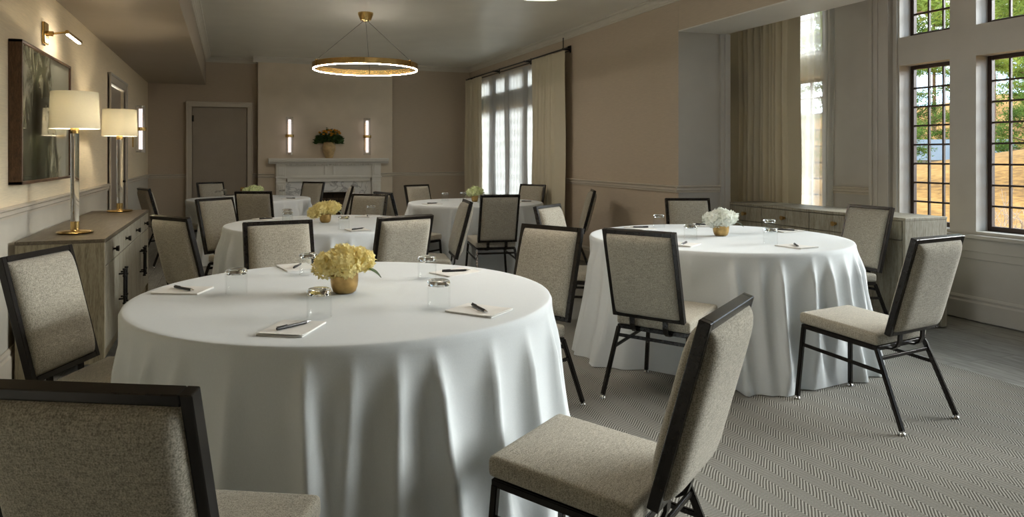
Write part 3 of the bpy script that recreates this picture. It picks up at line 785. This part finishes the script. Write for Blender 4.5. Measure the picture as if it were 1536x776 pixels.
tablecloth(5, 14, 'white cloth on the round table beside the sheer-curtained window')

# ------------------------------------------------------------------ table settings
TZ = .7508
def make_glass(label, loc):
    bm = B(); r, h = .0425, .098
    lathe(bm, [(0, h - .016), (r - .010, h - .016), (r - .0045, h - .022), (r - .0035, .0005), (r - .001, .0), (r, .0015), (r, h - .012), (r - .004, h - .003), (r - .010, h), (0, h)], 40)
    o = obj('drinking_glass', bm, M['thin_glass'], None, True); o.location = loc
    o.data.materials.append(M['glass'])
    for p in o.data.polygons:
        if p.center.z > h - .0225: p.material_index = 1
    return tag(o, label, 'glass', 'upturned tumblers on the tables')
def make_pad(label, loc, rz):
    bm = B()
    n = 8
    for k in range(3):
        z0 = .0018 * k; off = .0012 * k
        g = [[bm.verts.new((-.095 + .19 * i / n + off, -.0745 + .149 * j, z0 + (.006 * max(0, i / n - .7) ** 2 * 6 if k == 2 else 0))) for i in range(n + 1)] for j in (0, 1)]
        g2 = [[bm.verts.new((v.co.x, v.co.y, v.co.z + .0016)) for v in row] for row in g]
        for i in range(n):
            bm.faces.new((g[0][i], g[0][i + 1], g[1][i + 1], g[1][i])); bm.faces.new((g2[0][i], g2[0][i + 1], g2[1][i + 1], g2[1][i]))
            bm.faces.new((g[0][i], g[0][i + 1], g2[0][i + 1], g2[0][i])); bm.faces.new((g[1][i], g[1][i + 1], g2[1][i + 1], g2[1][i]))
        for i in (0, n): bm.faces.new((g[0][i], g[1][i], g2[1][i], g2[0][i]))
    o = obj('notepad', bm, M['paper']); o.location = loc; o.rotation_euler = (0, 0, rz)
    return tag(o, label, 'notepad', 'white notepads on the tables')
def make_pen(label, loc, rz):
    t = thing('pen', label, 'pen', loc, rz, 'black pens on the notepads')
    bm = B(); lathe(bm, [(0, -.062), (.0045, -.060), (.0052, -.05), (.0052, .05), (.0042, .055), (0, .0555)], 14); bmesh.ops.rotate(bm, verts=list(bm.verts), cent=(0, 0, 0), matrix=Matrix.Rotation(PI / 2, 3, 'Y')); bmesh.ops.translate(bm, verts=list(bm.verts), vec=(0, 0, .0054)); obj('barrel', bm, M['blackplastic'], t, True)
    bm = B(); lathe(bm, [(0, 0), (.0046, 0), (.0012, .02), (0, .021)], 12); bmesh.ops.rotate(bm, verts=list(bm.verts), cent=(0, 0, 0), matrix=Matrix.Rotation(PI / 2, 3, 'Y')); bmesh.ops.translate(bm, verts=list(bm.verts), vec=(.0555, 0, .0054)); obj('tip', bm, M['chrome'], t, True)
    bm = B(); box(bm, -.06, -.02, -.0012, .0012, .0108, .0125); obj('clip', bm, M['blackplastic'], t)
    return t
G0 = P0 = N0 = None
TN = {1: 'nearest table', 2: 'white flower table by the bay', 3: 'second table', 4: 'far table by the back door', 5: 'window-side table'}
# (table, angle on the table, r glass, r pad, pen rotation relative, description, parts shown)
SET = [
    (1, 159, .437, .667, -54, 'left rim of the nearest table', 164),
    (1, -115, .444, .613, 34, 'front rim of the nearest table', -111),
    (1, -53, .473, .637, -86, 'right front rim of the nearest table', -55),
    (1, 28, .442, .619, -4, 'far right rim of the nearest table', 28),
    (1, 101, .491, .70, 69, 'far rim of the nearest table, behind its yellow flowers', 102),
    (2, -82, .467, .640, -123, 'right front rim of the white flower table', -84),
    (2, 7, .481, .69, -51, 'rim of the white flower table facing the bay credenza', 3),
    (2, -146, .30, .59, -140, 'near left of the white flower table', -159),
    (2, 109, .638, .640, 160, 'far left rim of the white flower table', 92),
    (2, 59, .70, .72, -30, 'far rim of the white flower table, behind its flowers', 52),
    (3, 134, .442, .652, 20, 'far left rim of the second table', 131),
    (3, -78, .53, .66, 40, 'near rim of the second table, right of its yellow flowers', -84),
    (3, 172, .31, .64, 70, 'left side of the second table, beside its yellow flowers', 176),
    (3, 49, .70, .64, 80, 'far right rim of the second table', 49),
    (4, -33, .44, .58, 150, 'right rim of the far table by the fireplace', 20),
    (4, 112, .62, .64, 20, 'back door side of the far table', 120),
    (4, -100, .44, .60, 60, 'left part of the far table, before the back door', 150),
    (5, -164, .44, .60, 10, 'left rim of the window-side table', 128),
    (5, -20, .46, .60, -20, 'right rim of the window-side table', 62),
    (5, -105, .42, .56, 80, 'far side of the window-side table, left of its flowers', 92),
]
vis_glass = {}
for (ti, ang, rg_, rp, pr, desc, ga) in SET:
    cx, cy, Rr = TABLES[ti]; a = R_(ang); g = R_(ga)
    gl = (cx + rg_ * math.cos(g), cy + rg_ * math.sin(g), TZ)
    pl_ = (cx + rp * math.cos(a), cy + rp * math.sin(a), TZ)
    lab = f'upturned tumbler, {desc}'
    if G0 is None: G0 = make_glass(lab, gl)
    else:
        o = G0.copy(); COL.objects.link(o); o.location = gl; o['label'] = lab
    if (ti, ang) in ((4, -100), (5, -105), (3, 172)): continue
    lab = f'white notepad, {desc}'; rz = a + R_(rnd.uniform(-6, 6))
    if P0 is None: P0 = make_pad(lab, pl_, rz)
    else:
        o = P0.copy(); COL.objects.link(o); o.location = pl_; o.rotation_euler = (0, 0, rz); o['label'] = lab
    lab = f'black pen on the pad, {desc}'
    pp = (pl_[0], pl_[1], TZ + .0058)
    if N0 is None: N0 = make_pen(lab, pp, R_(pr))
    else: dup(N0, pp, R_(pr), lab)

# ------------------------------------------------------------------ flower arrangements
def floret(bm, p, n, s, rg):
    """four broad cupped petals around direction n"""
    d, sx, uy = frame_from(Vector((0, 0, 0)), n)
    ph = rg.uniform(0, PI / 2)
    for k in range(4):
        a = ph + k * PI / 2; e = sx * math.cos(a) + uy * math.sin(a); f = d.cross(e)
        q = [p, p + e * s * .55 + f * s * .45 + d * s * .20, p + e * s * 1.05 + d * s * (.30 + rg.uniform(-.12, .22)), p + e * s * .55 - f * s * .45 + d * s * .20]
        vs = [bm.verts.new(x) for x in q]; bm.faces.new((vs[0], vs[1], vs[2])); bm.faces.new((vs[0], vs[2], vs[3]))
def bouquet(loc, mat, label, seed, w=.25, heads=None, vase_r=.055, vase_h=.105):
    rg = random.Random(seed)
    t = thing('flower_arrangement', label, 'flowers', loc, 0, 'hydrangea centrepieces in brass cups')
    k = vase_r
    bm = B(); lathe(bm, [(0, 0), (k * .62, 0), (k * .82, .008), (k * .95, .028), (k, .05), (k, vase_h), (k - .004, vase_h), (k - .004, .05), (k * .8, .02), (0, .012)], 40); obj('brass_cup', bm, M['old_brass'], t, True)
    for (hx, hy_, hz, hr) in heads:
        bm = B(); c = Vector((hx, hy_, hz))
        bmesh.ops.create_icosphere(bm, subdivisions=2, radius=hr * .62, matrix=Matrix.Translation(c) @ Matrix.Diagonal((1, 1, .85, 1)))
        n = int(165 * (hr / .075) ** 2)
        for i in range(n):
            z = 1 - 2 * (i + .5) / n; a = i * 2.39996 + rg.uniform(-.2, .2); rr = math.sqrt(1 - z * z)
            d = Vector((rr * math.cos(a), rr * math.sin(a), z)); r = hr * rg.uniform(.70, .97)
            nn = (d + Vector((rg.uniform(-.6, .6), rg.uniform(-.6, .6), rg.uniform(-.6, .6)))).normalized()
            floret(bm, c + Vector((d.x, d.y, d.z * .85)) * r, nn, hr * .27, rg)
        obj('blossom', bm, mat, t)
    for (a, z, ln) in ((R_(-25), .10, .06), (R_(140), .10, .055)):
        bm = B(); e = Vector((math.cos(a), math.sin(a), 0)); f = Vector((-e.y, e.x, 0)); b0 = e * (w * .36) + Vector((0, 0, z)); rows = []
        for i in range(6):
            q = i / 5; p = b0 + e * ln * q + Vector((0, 0, -.035 * q * q)); ww = .022 * math.sin(PI * min(.98, q * .9 + .08))
            rows.append([bm.verts.new(p - f * ww), bm.verts.new(p + Vector((0, 0, -.004))), bm.verts.new(p + f * ww)])
        for A, C in zip(rows, rows[1:]):
            for j in (0, 1): bm.faces.new((A[j], A[j + 1], C[j + 1], C[j]))
        obj('leaf', bm, M['leaf'], t, True)
    return t
hd = [(-.068, -.015, .115, .060), (.066, -.01, .128, .058), (-.005, -.05, .118, .058), (.01, .055, .125, .060), (0, 0, .145, .060), (-.05, .055, .118, .052), (.052, .045, .132, .052)]
bouquet((.436, 2.845, TZ), M['petal_y'], 'yellow hydrangeas in a brass cup on the nearest table', 1, .25, hd)
bouquet((3.17, 4.0, TZ), M['petal_w'], 'white hydrangeas in a brass cup on the table by the bay', 2, .25, [(x, y, z - .004, r) for x, y, z, r in hd], .054, .085)
bouquet((.745, 5.88, TZ), M['petal_y'], 'yellow hydrangeas in a brass cup on the second table', 3, .25, [(-.085, -.01, .085, .060), (-.03, -.03, .118, .062), (.05, -.02, .12, .064), (.03, .05, .12, .06), (-.04, .05, .105, .058), (.085, .02, .125, .05)], .048, .07)
bouquet((.30, 9.60, TZ), M['petal_g'], 'pale green hydrangeas on the far table by the back door', 4, .25, [(x * 1.1, y, z - .025, r) for x, y, z, r in hd])
bouquet((2.75, 7.92, TZ), M['petal_g'], 'pale yellow-green hydrangeas on the window-side table', 5, .23, [(x * .85, y * .85, z - .004, r * .92) for x, y, z, r in hd], .042, .09)

# potted plant on the mantel
t = thing('potted_plant', 'glazed tan pot of orange flowers standing on the mantel shelf', 'potted plant', (1.565, YC - .125, 1.256))
bm = B(); lathe(bm, [(0, 0), (.058, 0), (.075, .04), (.105, .13), (.112, .18), (.098, .225), (.088, .245), (.094, .262), (.086, .262), (.08, .245), (.0, .22)], 40); obj('pot', bm, M['terracotta'], t, True)
rg = random.Random(9)
def leafquad(bm, p, d, ln, wd):
    d = d.normalized(); s = d.cross(Vector((rg.uniform(-1, 1), rg.uniform(-1, 1), rg.uniform(-1, 1)))).normalized()
    q = [p, p + d * ln * .45 + s * wd, p + d * ln, p + d * ln * .45 - s * wd]; bm.faces.new([bm.verts.new(x) for x in q])
bm = B()
for i in range(520):
    a = rg.uniform(0, 2 * PI); rr = .205 * math.sqrt(rg.random()); z = .25 + rg.uniform(0, .21) * (1.15 - rr / .25) + .01
    p = Vector((rr * math.cos(a), rr * math.sin(a) * .4, z - .35 * max(0, rr - .15)))
    leafquad(bm, p, Vector((math.cos(a), math.sin(a) * .35, rg.uniform(-.4, .7))), rg.uniform(.05, .085), .017)
obj('foliage', bm, M['leaf'], t)
for i in range(34):
    a = rg.uniform(0, 2 * PI); rr = .185 * math.sqrt(rg.random()); bm = B(); p = Vector((rr * math.cos(a), rr * math.sin(a) * .5 - .02, .395 + .08 * (1 - rr / .2) + rg.uniform(-.05, .03)))
    for k in range(9): leafquad(bm, p, Vector((rg.uniform(-1, 1), rg.uniform(-1, 1), rg.uniform(.1, 1))), .032, .012)
    obj('blossom', bm, M['petal_o'], t)

# ------------------------------------------------------------------ curtains
def pleated(bm, x, y0, y1, z0, z1, amp, pitch, seed, flat0=0., flat1=0., crease=.55):
    """cloth hanging along y, folded in x; flat0/flat1 = unpleated margins at either end"""
    rg = random.Random(seed); n = int((y1 - y0) / .005); cols = []; ph = 0.
    for i in range(n + 1):
        y = y0 + (y1 - y0) * i / n
        e = min(1, smooth(0, .05, y - y0 - flat0), ) * min(1, smooth(0, .05, y1 - flat1 - y)) if True else 1
        ph += 2 * PI * ((y1 - y0) / n) / (pitch * (1 + .25 * math.sin(y * 9 + seed)))
        cols.append((y, e, 1 - 2 * abs(math.sin(ph / 2)) ** crease, math.sin(ph * .37 + seed)))
    zs = [z0 + (z1 - z0) * k / 14 for k in range(15)]
    G = []
    for (y, e, s, s2) in cols:
        G.append([bm.verts.new((x + amp * e * (s + .25 * s2) * (1 - .25 * (z - z0) / (z1 - z0)) + .006 * math.sin(3 * z + y * 5 + seed), y + .006 * math.sin(2.1 * z + seed), z)) for z in zs])
    for A, C in zip(G, G[1:]):
        for k in range(14): bm.faces.new((A[k], C[k], C[k + 1], A[k + 1]))
    return bm
def curtain(name, label, x, y0, y1, z0, z1, amp, pitch, seed, mat, f0=0, f1=0, cat='curtain', group=None, crease=.55):
    o = obj(name, pleated(B(), x, y0, y1, z0, z1, amp, pitch, seed, f0, f1, crease), mat, None, True, False)
    md = o.modifiers.new('thickness', 'SOLIDIFY'); md.thickness = .003
    return tag(o, label, cat, group)
ct = curtain('curtain', 'sage linen curtain panel at the right side of the sheer window', 4.04, 8.12, 9.16, .012, 2.64, .045, .095, 1, M['curtain'], .30, 0)
curtain('curtain', 'sage linen curtain panel at the left side of the sheer window, by the corner', 4.04, 11.27, 12.08, .012, 2.64, .045, .095, 4, M['curtain'])
curtain('curtain', 'sage linen curtain hanging behind the pale bay credenza', 5.35, 5.54, 6.68, .03, 3.30, .07, .075, 2, M['curtain'], .17, .25)
curtain('sheer_curtain', 'white sheer curtain across the tall window between sage panels', 4.122, 9.0, 11.55, .012, 2.62, .014, .15, 3, M['sheer'], cat='sheer curtain', crease=1.6)
curtain('sheer_curtain', 'narrow white sheer at the edge of the bay window beside the sage curtain', 5.49, 5.27, 5.80, .03, 3.30, .016, .11, 6, cloth_trans('bay_sheer', (.80, .81, .80), .5, .68), cat='sheer curtain', crease=1.6)
rod = thing('curtain_rod', 'thin black double curtain rod above the sheer window', 'curtain rod', (4.04, 10.06, 2.665))
bm = B(); cyl(bm, (0, -2.02, 0), (0, 2.05, 0), .010); obj('front_rod', bm, M['black'], rod, True)
bm = B(); cyl(bm, (.082, -1.9, -.02), (.082, 2.05, -.02), .008); obj('rear_rod', bm, M['black'], rod, True)
for y in (-1.88, -.62, .65, 1.9):
    bm = B(); box(bm, -.012, .107, y - .008, y + .008, -.012, .012); box(bm, .098, .107, y - .014, y + .014, -.04, .05)
    if y < -1.5: box(bm, -.004, .006, y - .006, y + .006, .0, .145)
    obj('bracket', bm, M['black'], rod)
bm = B(); lathe(bm, [(0, -.02), (.016, -.015), (.016, .015), (0, .02)], 16); bmesh.ops.rotate(bm, verts=list(bm.verts), cent=(0, 0, 0), matrix=Matrix.Rotation(PI / 2, 3, 'X')); bmesh.ops.translate(bm, verts=list(bm.verts), vec=(0, -2.03, 0)); obj('finial', bm, M['black'], rod, True)
rod2 = thing('curtain_rod', 'black curtain rod in the bay, hidden above the header', 'curtain rod', (5.40, 5.95, 3.32))
bm = B(); cyl(bm, (0, -.75, 0), (0, .85, 0), .010); obj('rod_bar', bm, M['black'], rod2, True)

# ------------------------------------------------------------------ outdoors
def ground_z(x, y):
    s = max(0, x * .80 + y * .60 - 8.0); lat = (x * .60 - y * .80)
    z = -.35 + (1.60 + .16 * max(-6, min(6, lat))) * smooth(0, 20, s) - 3.2 * smooth(22, 48, s) + 11 * smooth(52, 120, s)
    return z + .12 * math.sin(x * .23 + y * .31)
def lawn_mat():
    m, nt, out = new_mat('dry_straw_lawn')
    a = node(nt, 'ShaderNodeTexNoise'); a.inputs['Scale'].default_value = .35; a.inputs['Detail'].default_value = 6; L(nt, coords(nt), a.inputs['Vector'])
    c = node(nt, 'ShaderNodeTexNoise'); c.inputs['Scale'].default_value = 7; c.inputs['Detail'].default_value = 5; L(nt, coords(nt), c.inputs['Vector'])
    ad = node(nt, 'ShaderNodeMath', operation='ADD'); L(nt, a.outputs['Fac'], ad.inputs[0]); L(nt, c.outputs['Fac'], ad.inputs[1])
    ml = node(nt, 'ShaderNodeMath', operation='MULTIPLY'); L(nt, ad.outputs[0], ml.inputs[0]); ml.inputs[1].default_value = .5
    b = bsdf(nt, out, ramp(nt, ml.outputs[0], [(.36, (.12, .060, .016)), (.5, (.24, .125, .032)), (.64, (.33, .19, .06))]), .95, 0, .1)
    return m
bm = B(); G = []
xs = [5.9 + 1.3 * i for i in range(90)]; ys = [-40 + 2.2 * j for j in range(80)]
for x in xs: G.append([bm.verts.new((x, y, ground_z(x, y))) for y in ys])
for A, C in zip(G, G[1:]):
    for k in range(len(ys) - 1): bm.faces.new((A[k], C[k], C[k + 1], A[k + 1]))
struct('ground_outside', bm, lawn_mat(), True)
bm = B(); box(bm, 4.45, 5.9, 6.99, 60, -.6, -.35); struct('ground_terrace', bm, plain('gravel', (.3, .29, .27), .9))
def foliage_mat(name, c1, c2):
    m, nt, out = new_mat(name)
    nz = node(nt, 'ShaderNodeTexNoise'); nz.inputs['Scale'].default_value = 1.1; nz.inputs['Detail'].default_value = 4; L(nt, coords(nt), nz.inputs['Vector'])
    col = ramp(nt, nz.outputs['Fac'], [(.35, c1), (.65, c2)])
    d = node(nt, 'ShaderNodeBsdfDiffuse'); t = node(nt, 'ShaderNodeBsdfTranslucent'); L(nt, col, d.inputs['Color']); L(nt, col, t.inputs['Color'])
    mx = node(nt, 'ShaderNodeMixShader'); mx.inputs[0].default_value = .35; L(nt, d.outputs[0], mx.inputs[1]); L(nt, t.outputs[0], mx.inputs[2]); L(nt, mx.outputs[0], out.inputs['Surface']); return m
M['pine'] = foliage_mat('pine_needles', (.09, .16, .03), (.30, .36, .08))
M['pine_d'] = foliage_mat('spruce_needles', (.05, .10, .025), (.15, .22, .05))
M['bark'] = plain('pine_bark', (.19, .115, .07), .9, 0, .2, 6, .4)
M['twig'] = plain('grey_twigs', (.40, .33, .27), .9, 0, .2, 6, .3)
def pine(label, loc, h, spread, seed, mat, clear=.25):
    rg = random.Random(seed)
    t = thing('pine_tree', label, 'tree', loc, rg.uniform(0, 6), 'trees beyond the lawn')
    bm = B(); cyl(bm, (0, 0, -.5), (0, 0, h * .95), h * .011, h * .003, 10)
    limbs = []
    for k in range(34):
        z = h * (clear + (1 - clear) * (k + rg.random()) / 34); a = rg.uniform(0, 2 * PI); ln = spread * (1.05 - (z / h)) * rg.uniform(.6, 1.15) + .25
        e = Vector((math.cos(a), math.sin(a), rg.uniform(-.05, .35))); p = Vector((0, 0, z)); limbs.append((p, e, ln)); cyl(bm, p, p + e * ln, h * .004, .01, 6)
    obj('trunk', bm, M['bark'], t)
    bm = B()
    for p, e, ln in limbs:
        for c in range(int(7 + ln * 4)):
            q = p + e * ln * (rg.uniform(.25, 1.05)) + Vector((rg.gauss(0, .16), rg.gauss(0, .16), rg.gauss(0, .10))) * (.5 + ln * .4)
            for j in range(24):
                d = Vector((rg.gauss(0, 1), rg.gauss(0, 1), rg.gauss(.25, .7))).normalized(); s = d.cross(Vector((rg.gauss(0, 1), rg.gauss(0, 1), 1))).normalized()
                o_ = q + Vector((rg.gauss(0, .2), rg.gauss(0, .2), rg.gauss(0, .12)))
                L_ = rg.uniform(.18, .36); bm.faces.new([bm.verts.new(o_ - s * .03), bm.verts.new(o_ + d * L_), bm.verts.new(o_ + s * .03)])
    obj('needles', bm, mat, t)
    return t
def at(ang, d): a = R_(ang); return (d * math.sin(a), d * math.cos(a))
def gz(p): return (p[0], p[1], ground_z(*p))
pA = pine('tall pine with a clear reddish trunk at the left edge of the left bay window', gz(at(50.7, 26)), 11.5, 1.75, 21, M['pine'], .40)
pB = pine('great dark spruce standing far behind the grey house', gz(at(53.6, 90)), 14, 2.3, 22, M['pine_d'], .06); pB.scale = (1.7, 1.7, 1.5)
pC = pine('open light green pine seen through the right bay window', gz(at(57.4, 30)), 11, 1.8, 23, M['pine'], .34)
TL = [('pine behind the clear-trunked one in the left bay window', pB, 49.4, 41, .85), ('pine rising over the house roof at the post side', pC, 55.3, 36.5, 1.0),
      ('dark spruce at the left of the right bay window', pB, 57.6, 53, 1.05), ('spruce on the lawn crest in the right bay window', pA, 60.6, 36, 1.1),
      ('dark spruce at the right edge of the right bay window', pB, 62.6, 47, .95), ('dark spruce far out past the left bay window', pB, 49.0, 56, 1.05),
      ('pine out beyond the narrow curtained window', pA, 46.0, 29, 1.0), ('spruce out beyond the narrow curtained window', pB, 42.3, 46, 1.0),
      ('pine right of the window view', pA, 66.5, 27, 1.0), ('spruce right of the window view', pB, 69.5, 40, 1.0),
      ('great dark spruce behind the lawn crest in the right bay window', pB, 59.4, 91, 1.7), ('distant spruce on the straw hill left of the grey house', pB, 50.7, 79, 1.55),
      ('distant light pine on the straw hill behind the window post', pA, 55.6, 76, 1.7), ('distant light pine on the straw hill in the right bay window', pC, 57.4, 71, 1.7), ('distant spruce on the straw hill at the right window edge', pB, 62.4, 78, 1.55),
      ('distant light pine on the straw hill in the left bay window', pC, 52.3, 96, 2.0), ('distant spruce past the left bay window', pB, 47.2, 84, 1.7), ('distant spruce past the right window edge', pB, 66.5, 88, 1.6)]
for i, (lab, src, ang, d, s) in enumerate(TL):
    dup(src, gz(at(ang, d)), i * 1.7, lab, None, (s, s, s * (.9 + .2 * ((i * 7) % 5) / 5)))
# house
hp = at(53.55, 66); hx, hy_ = hp; hz_ = -.75
ho = thing('house', 'small grey house with slate roof and dormers beyond the straw lawn', 'house', (hx, hy_, hz_), R_(-32)); ho.scale = (2.5, 2.2, 2.0)
bm = B(); box(bm, -1.4, 1.4, -.9, .9, -1, .95); obj('wall', bm, plain('house_wall', (.42, .44, .46), .8), ho)
bm = B()
for (y0, y1) in ((-1.05, 0), (0, 1.05)):
    pass
vs = [bm.verts.new(p) for p in ((-1.5, -1.1, .85), (1.5, -1.1, .85), (1.5, 0, 1.65), (-1.5, 0, 1.65), (-1.5, 1.1, .85), (1.5, 1.1, .85))]
for f in ((0, 1, 2, 3), (3, 2, 5, 4), (0, 3, 4), (1, 5, 2), (0, 4, 5, 1)): bm.faces.new([vs[i] for i in f])
obj('roof', bm, plain('slate_roof', (.13, .155, .18), .7), ho)
for x in (-.1, .55):
    bm = B(); v = [bm.verts.new(p) for p in ((x - .16, -1.0, .95), (x + .16, -1.0, .95), (x, -1.0, 1.42), (x, -.25, 1.42), (x - .16, -.7, .95), (x + .16, -.7, .95))]
    for f in ((0, 1, 2), (0, 2, 3, 4), (1, 5, 3, 2)): bm.faces.new([v[i] for i in f])
    dm = obj('dormer', bm, plain('dormer_paint', (.45, .48, .5), .7), ho)
    bm = B(); box(bm, x - .07, x + .07, -1.02, -1.0, 1.0, 1.22); obj('window', bm, M['blackplastic'], dm)
# bare shrub on the lawn
rg = random.Random(31); sp_ = at(56.6, 11.5)
sh = thing('bare_shrub', 'leafless pale multi-stemmed shrub on the lawn outside the right window', 'shrub', gz(sp_))
bm = B()
def branch(p, d, ln, r, lv):
    q = p + d * ln; cyl(bm, p, q, r, r * .65, 6)
    if lv:
        for k in range(3): branch(p.lerp(q, rg.uniform(.45, 1)), (d + Vector((rg.gauss(0, .42), rg.gauss(0, .42), rg.gauss(.15, .25)))).normalized(), ln * rg.uniform(.55, .8), r * .6, lv - 1)
for k in range(9):
    a = k * .7; branch(Vector((.08 * math.cos(a), .08 * math.sin(a), -.05)), Vector((.28 * math.cos(a), .28 * math.sin(a), 1)).normalized(), .52, .011, 3)
obj('stems', bm, M['twig'], sh)

# ------------------------------------------------------------------ sky, sun
w = bpy.data.worlds.new('sky'); scn.world = w; w.use_nodes = True; nt = w.node_tree; nt.nodes.clear()
out = nt.nodes.new('ShaderNodeOutputWorld'); bg = nt.nodes.new('ShaderNodeBackground')
tc = nt.nodes.new('ShaderNodeTexCoord'); nz = nt.nodes.new('ShaderNodeTexNoise'); nz.inputs['Scale'].default_value = 5; nz.inputs['Detail'].default_value = 6
nt.links.new(tc.outputs['Generated'], nz.inputs['Vector'])
rp_ = nt.nodes.new('ShaderNodeValToRGB'); rp_.color_ramp.elements[0].position = .4; rp_.color_ramp.elements[0].color = (.52, .72, 1, 1); rp_.color_ramp.elements[1].position = .6; rp_.color_ramp.elements[1].color = (1, .99, .96, 1)
nt.links.new(nz.outputs['Fac'], rp_.inputs['Fac']); nt.links.new(rp_.outputs['Color'], bg.inputs['Color'])
SKY = 2.0
bg.inputs['Strength'].default_value = SKY; nt.links.new(bg.outputs[0], out.inputs['Surface'])
sun = bpy.data.lights.new('sun', 'SUN'); sun.energy = 6.6; sun.angle = R_(34); sun.color = (1, .985, .97)
so = bpy.data.objects.new('sun', sun); COL.objects.link(so); so.rotation_euler = Vector((-.93, .14, -.36)).to_track_quat('-Z', 'Y').to_euler()

# ------------------------------------------------------------------ render look
vs = scn.view_settings; vs.view_transform = 'Standard'; vs.look = 'None'; vs.exposure = 1.22; vs.gamma = 1; vs.use_curve_mapping = False
scn.display_settings.display_device = 'sRGB'
cy = scn.cycles
cy.max_bounces = 12; cy.diffuse_bounces = 6; cy.glossy_bounces = 4; cy.transmission_bounces = 8; cy.transparent_max_bounces = 16
cy.use_denoising = True; cy.sample_clamp_indirect = 8; cy.caustics_reflective = False; cy.caustics_refractive = False
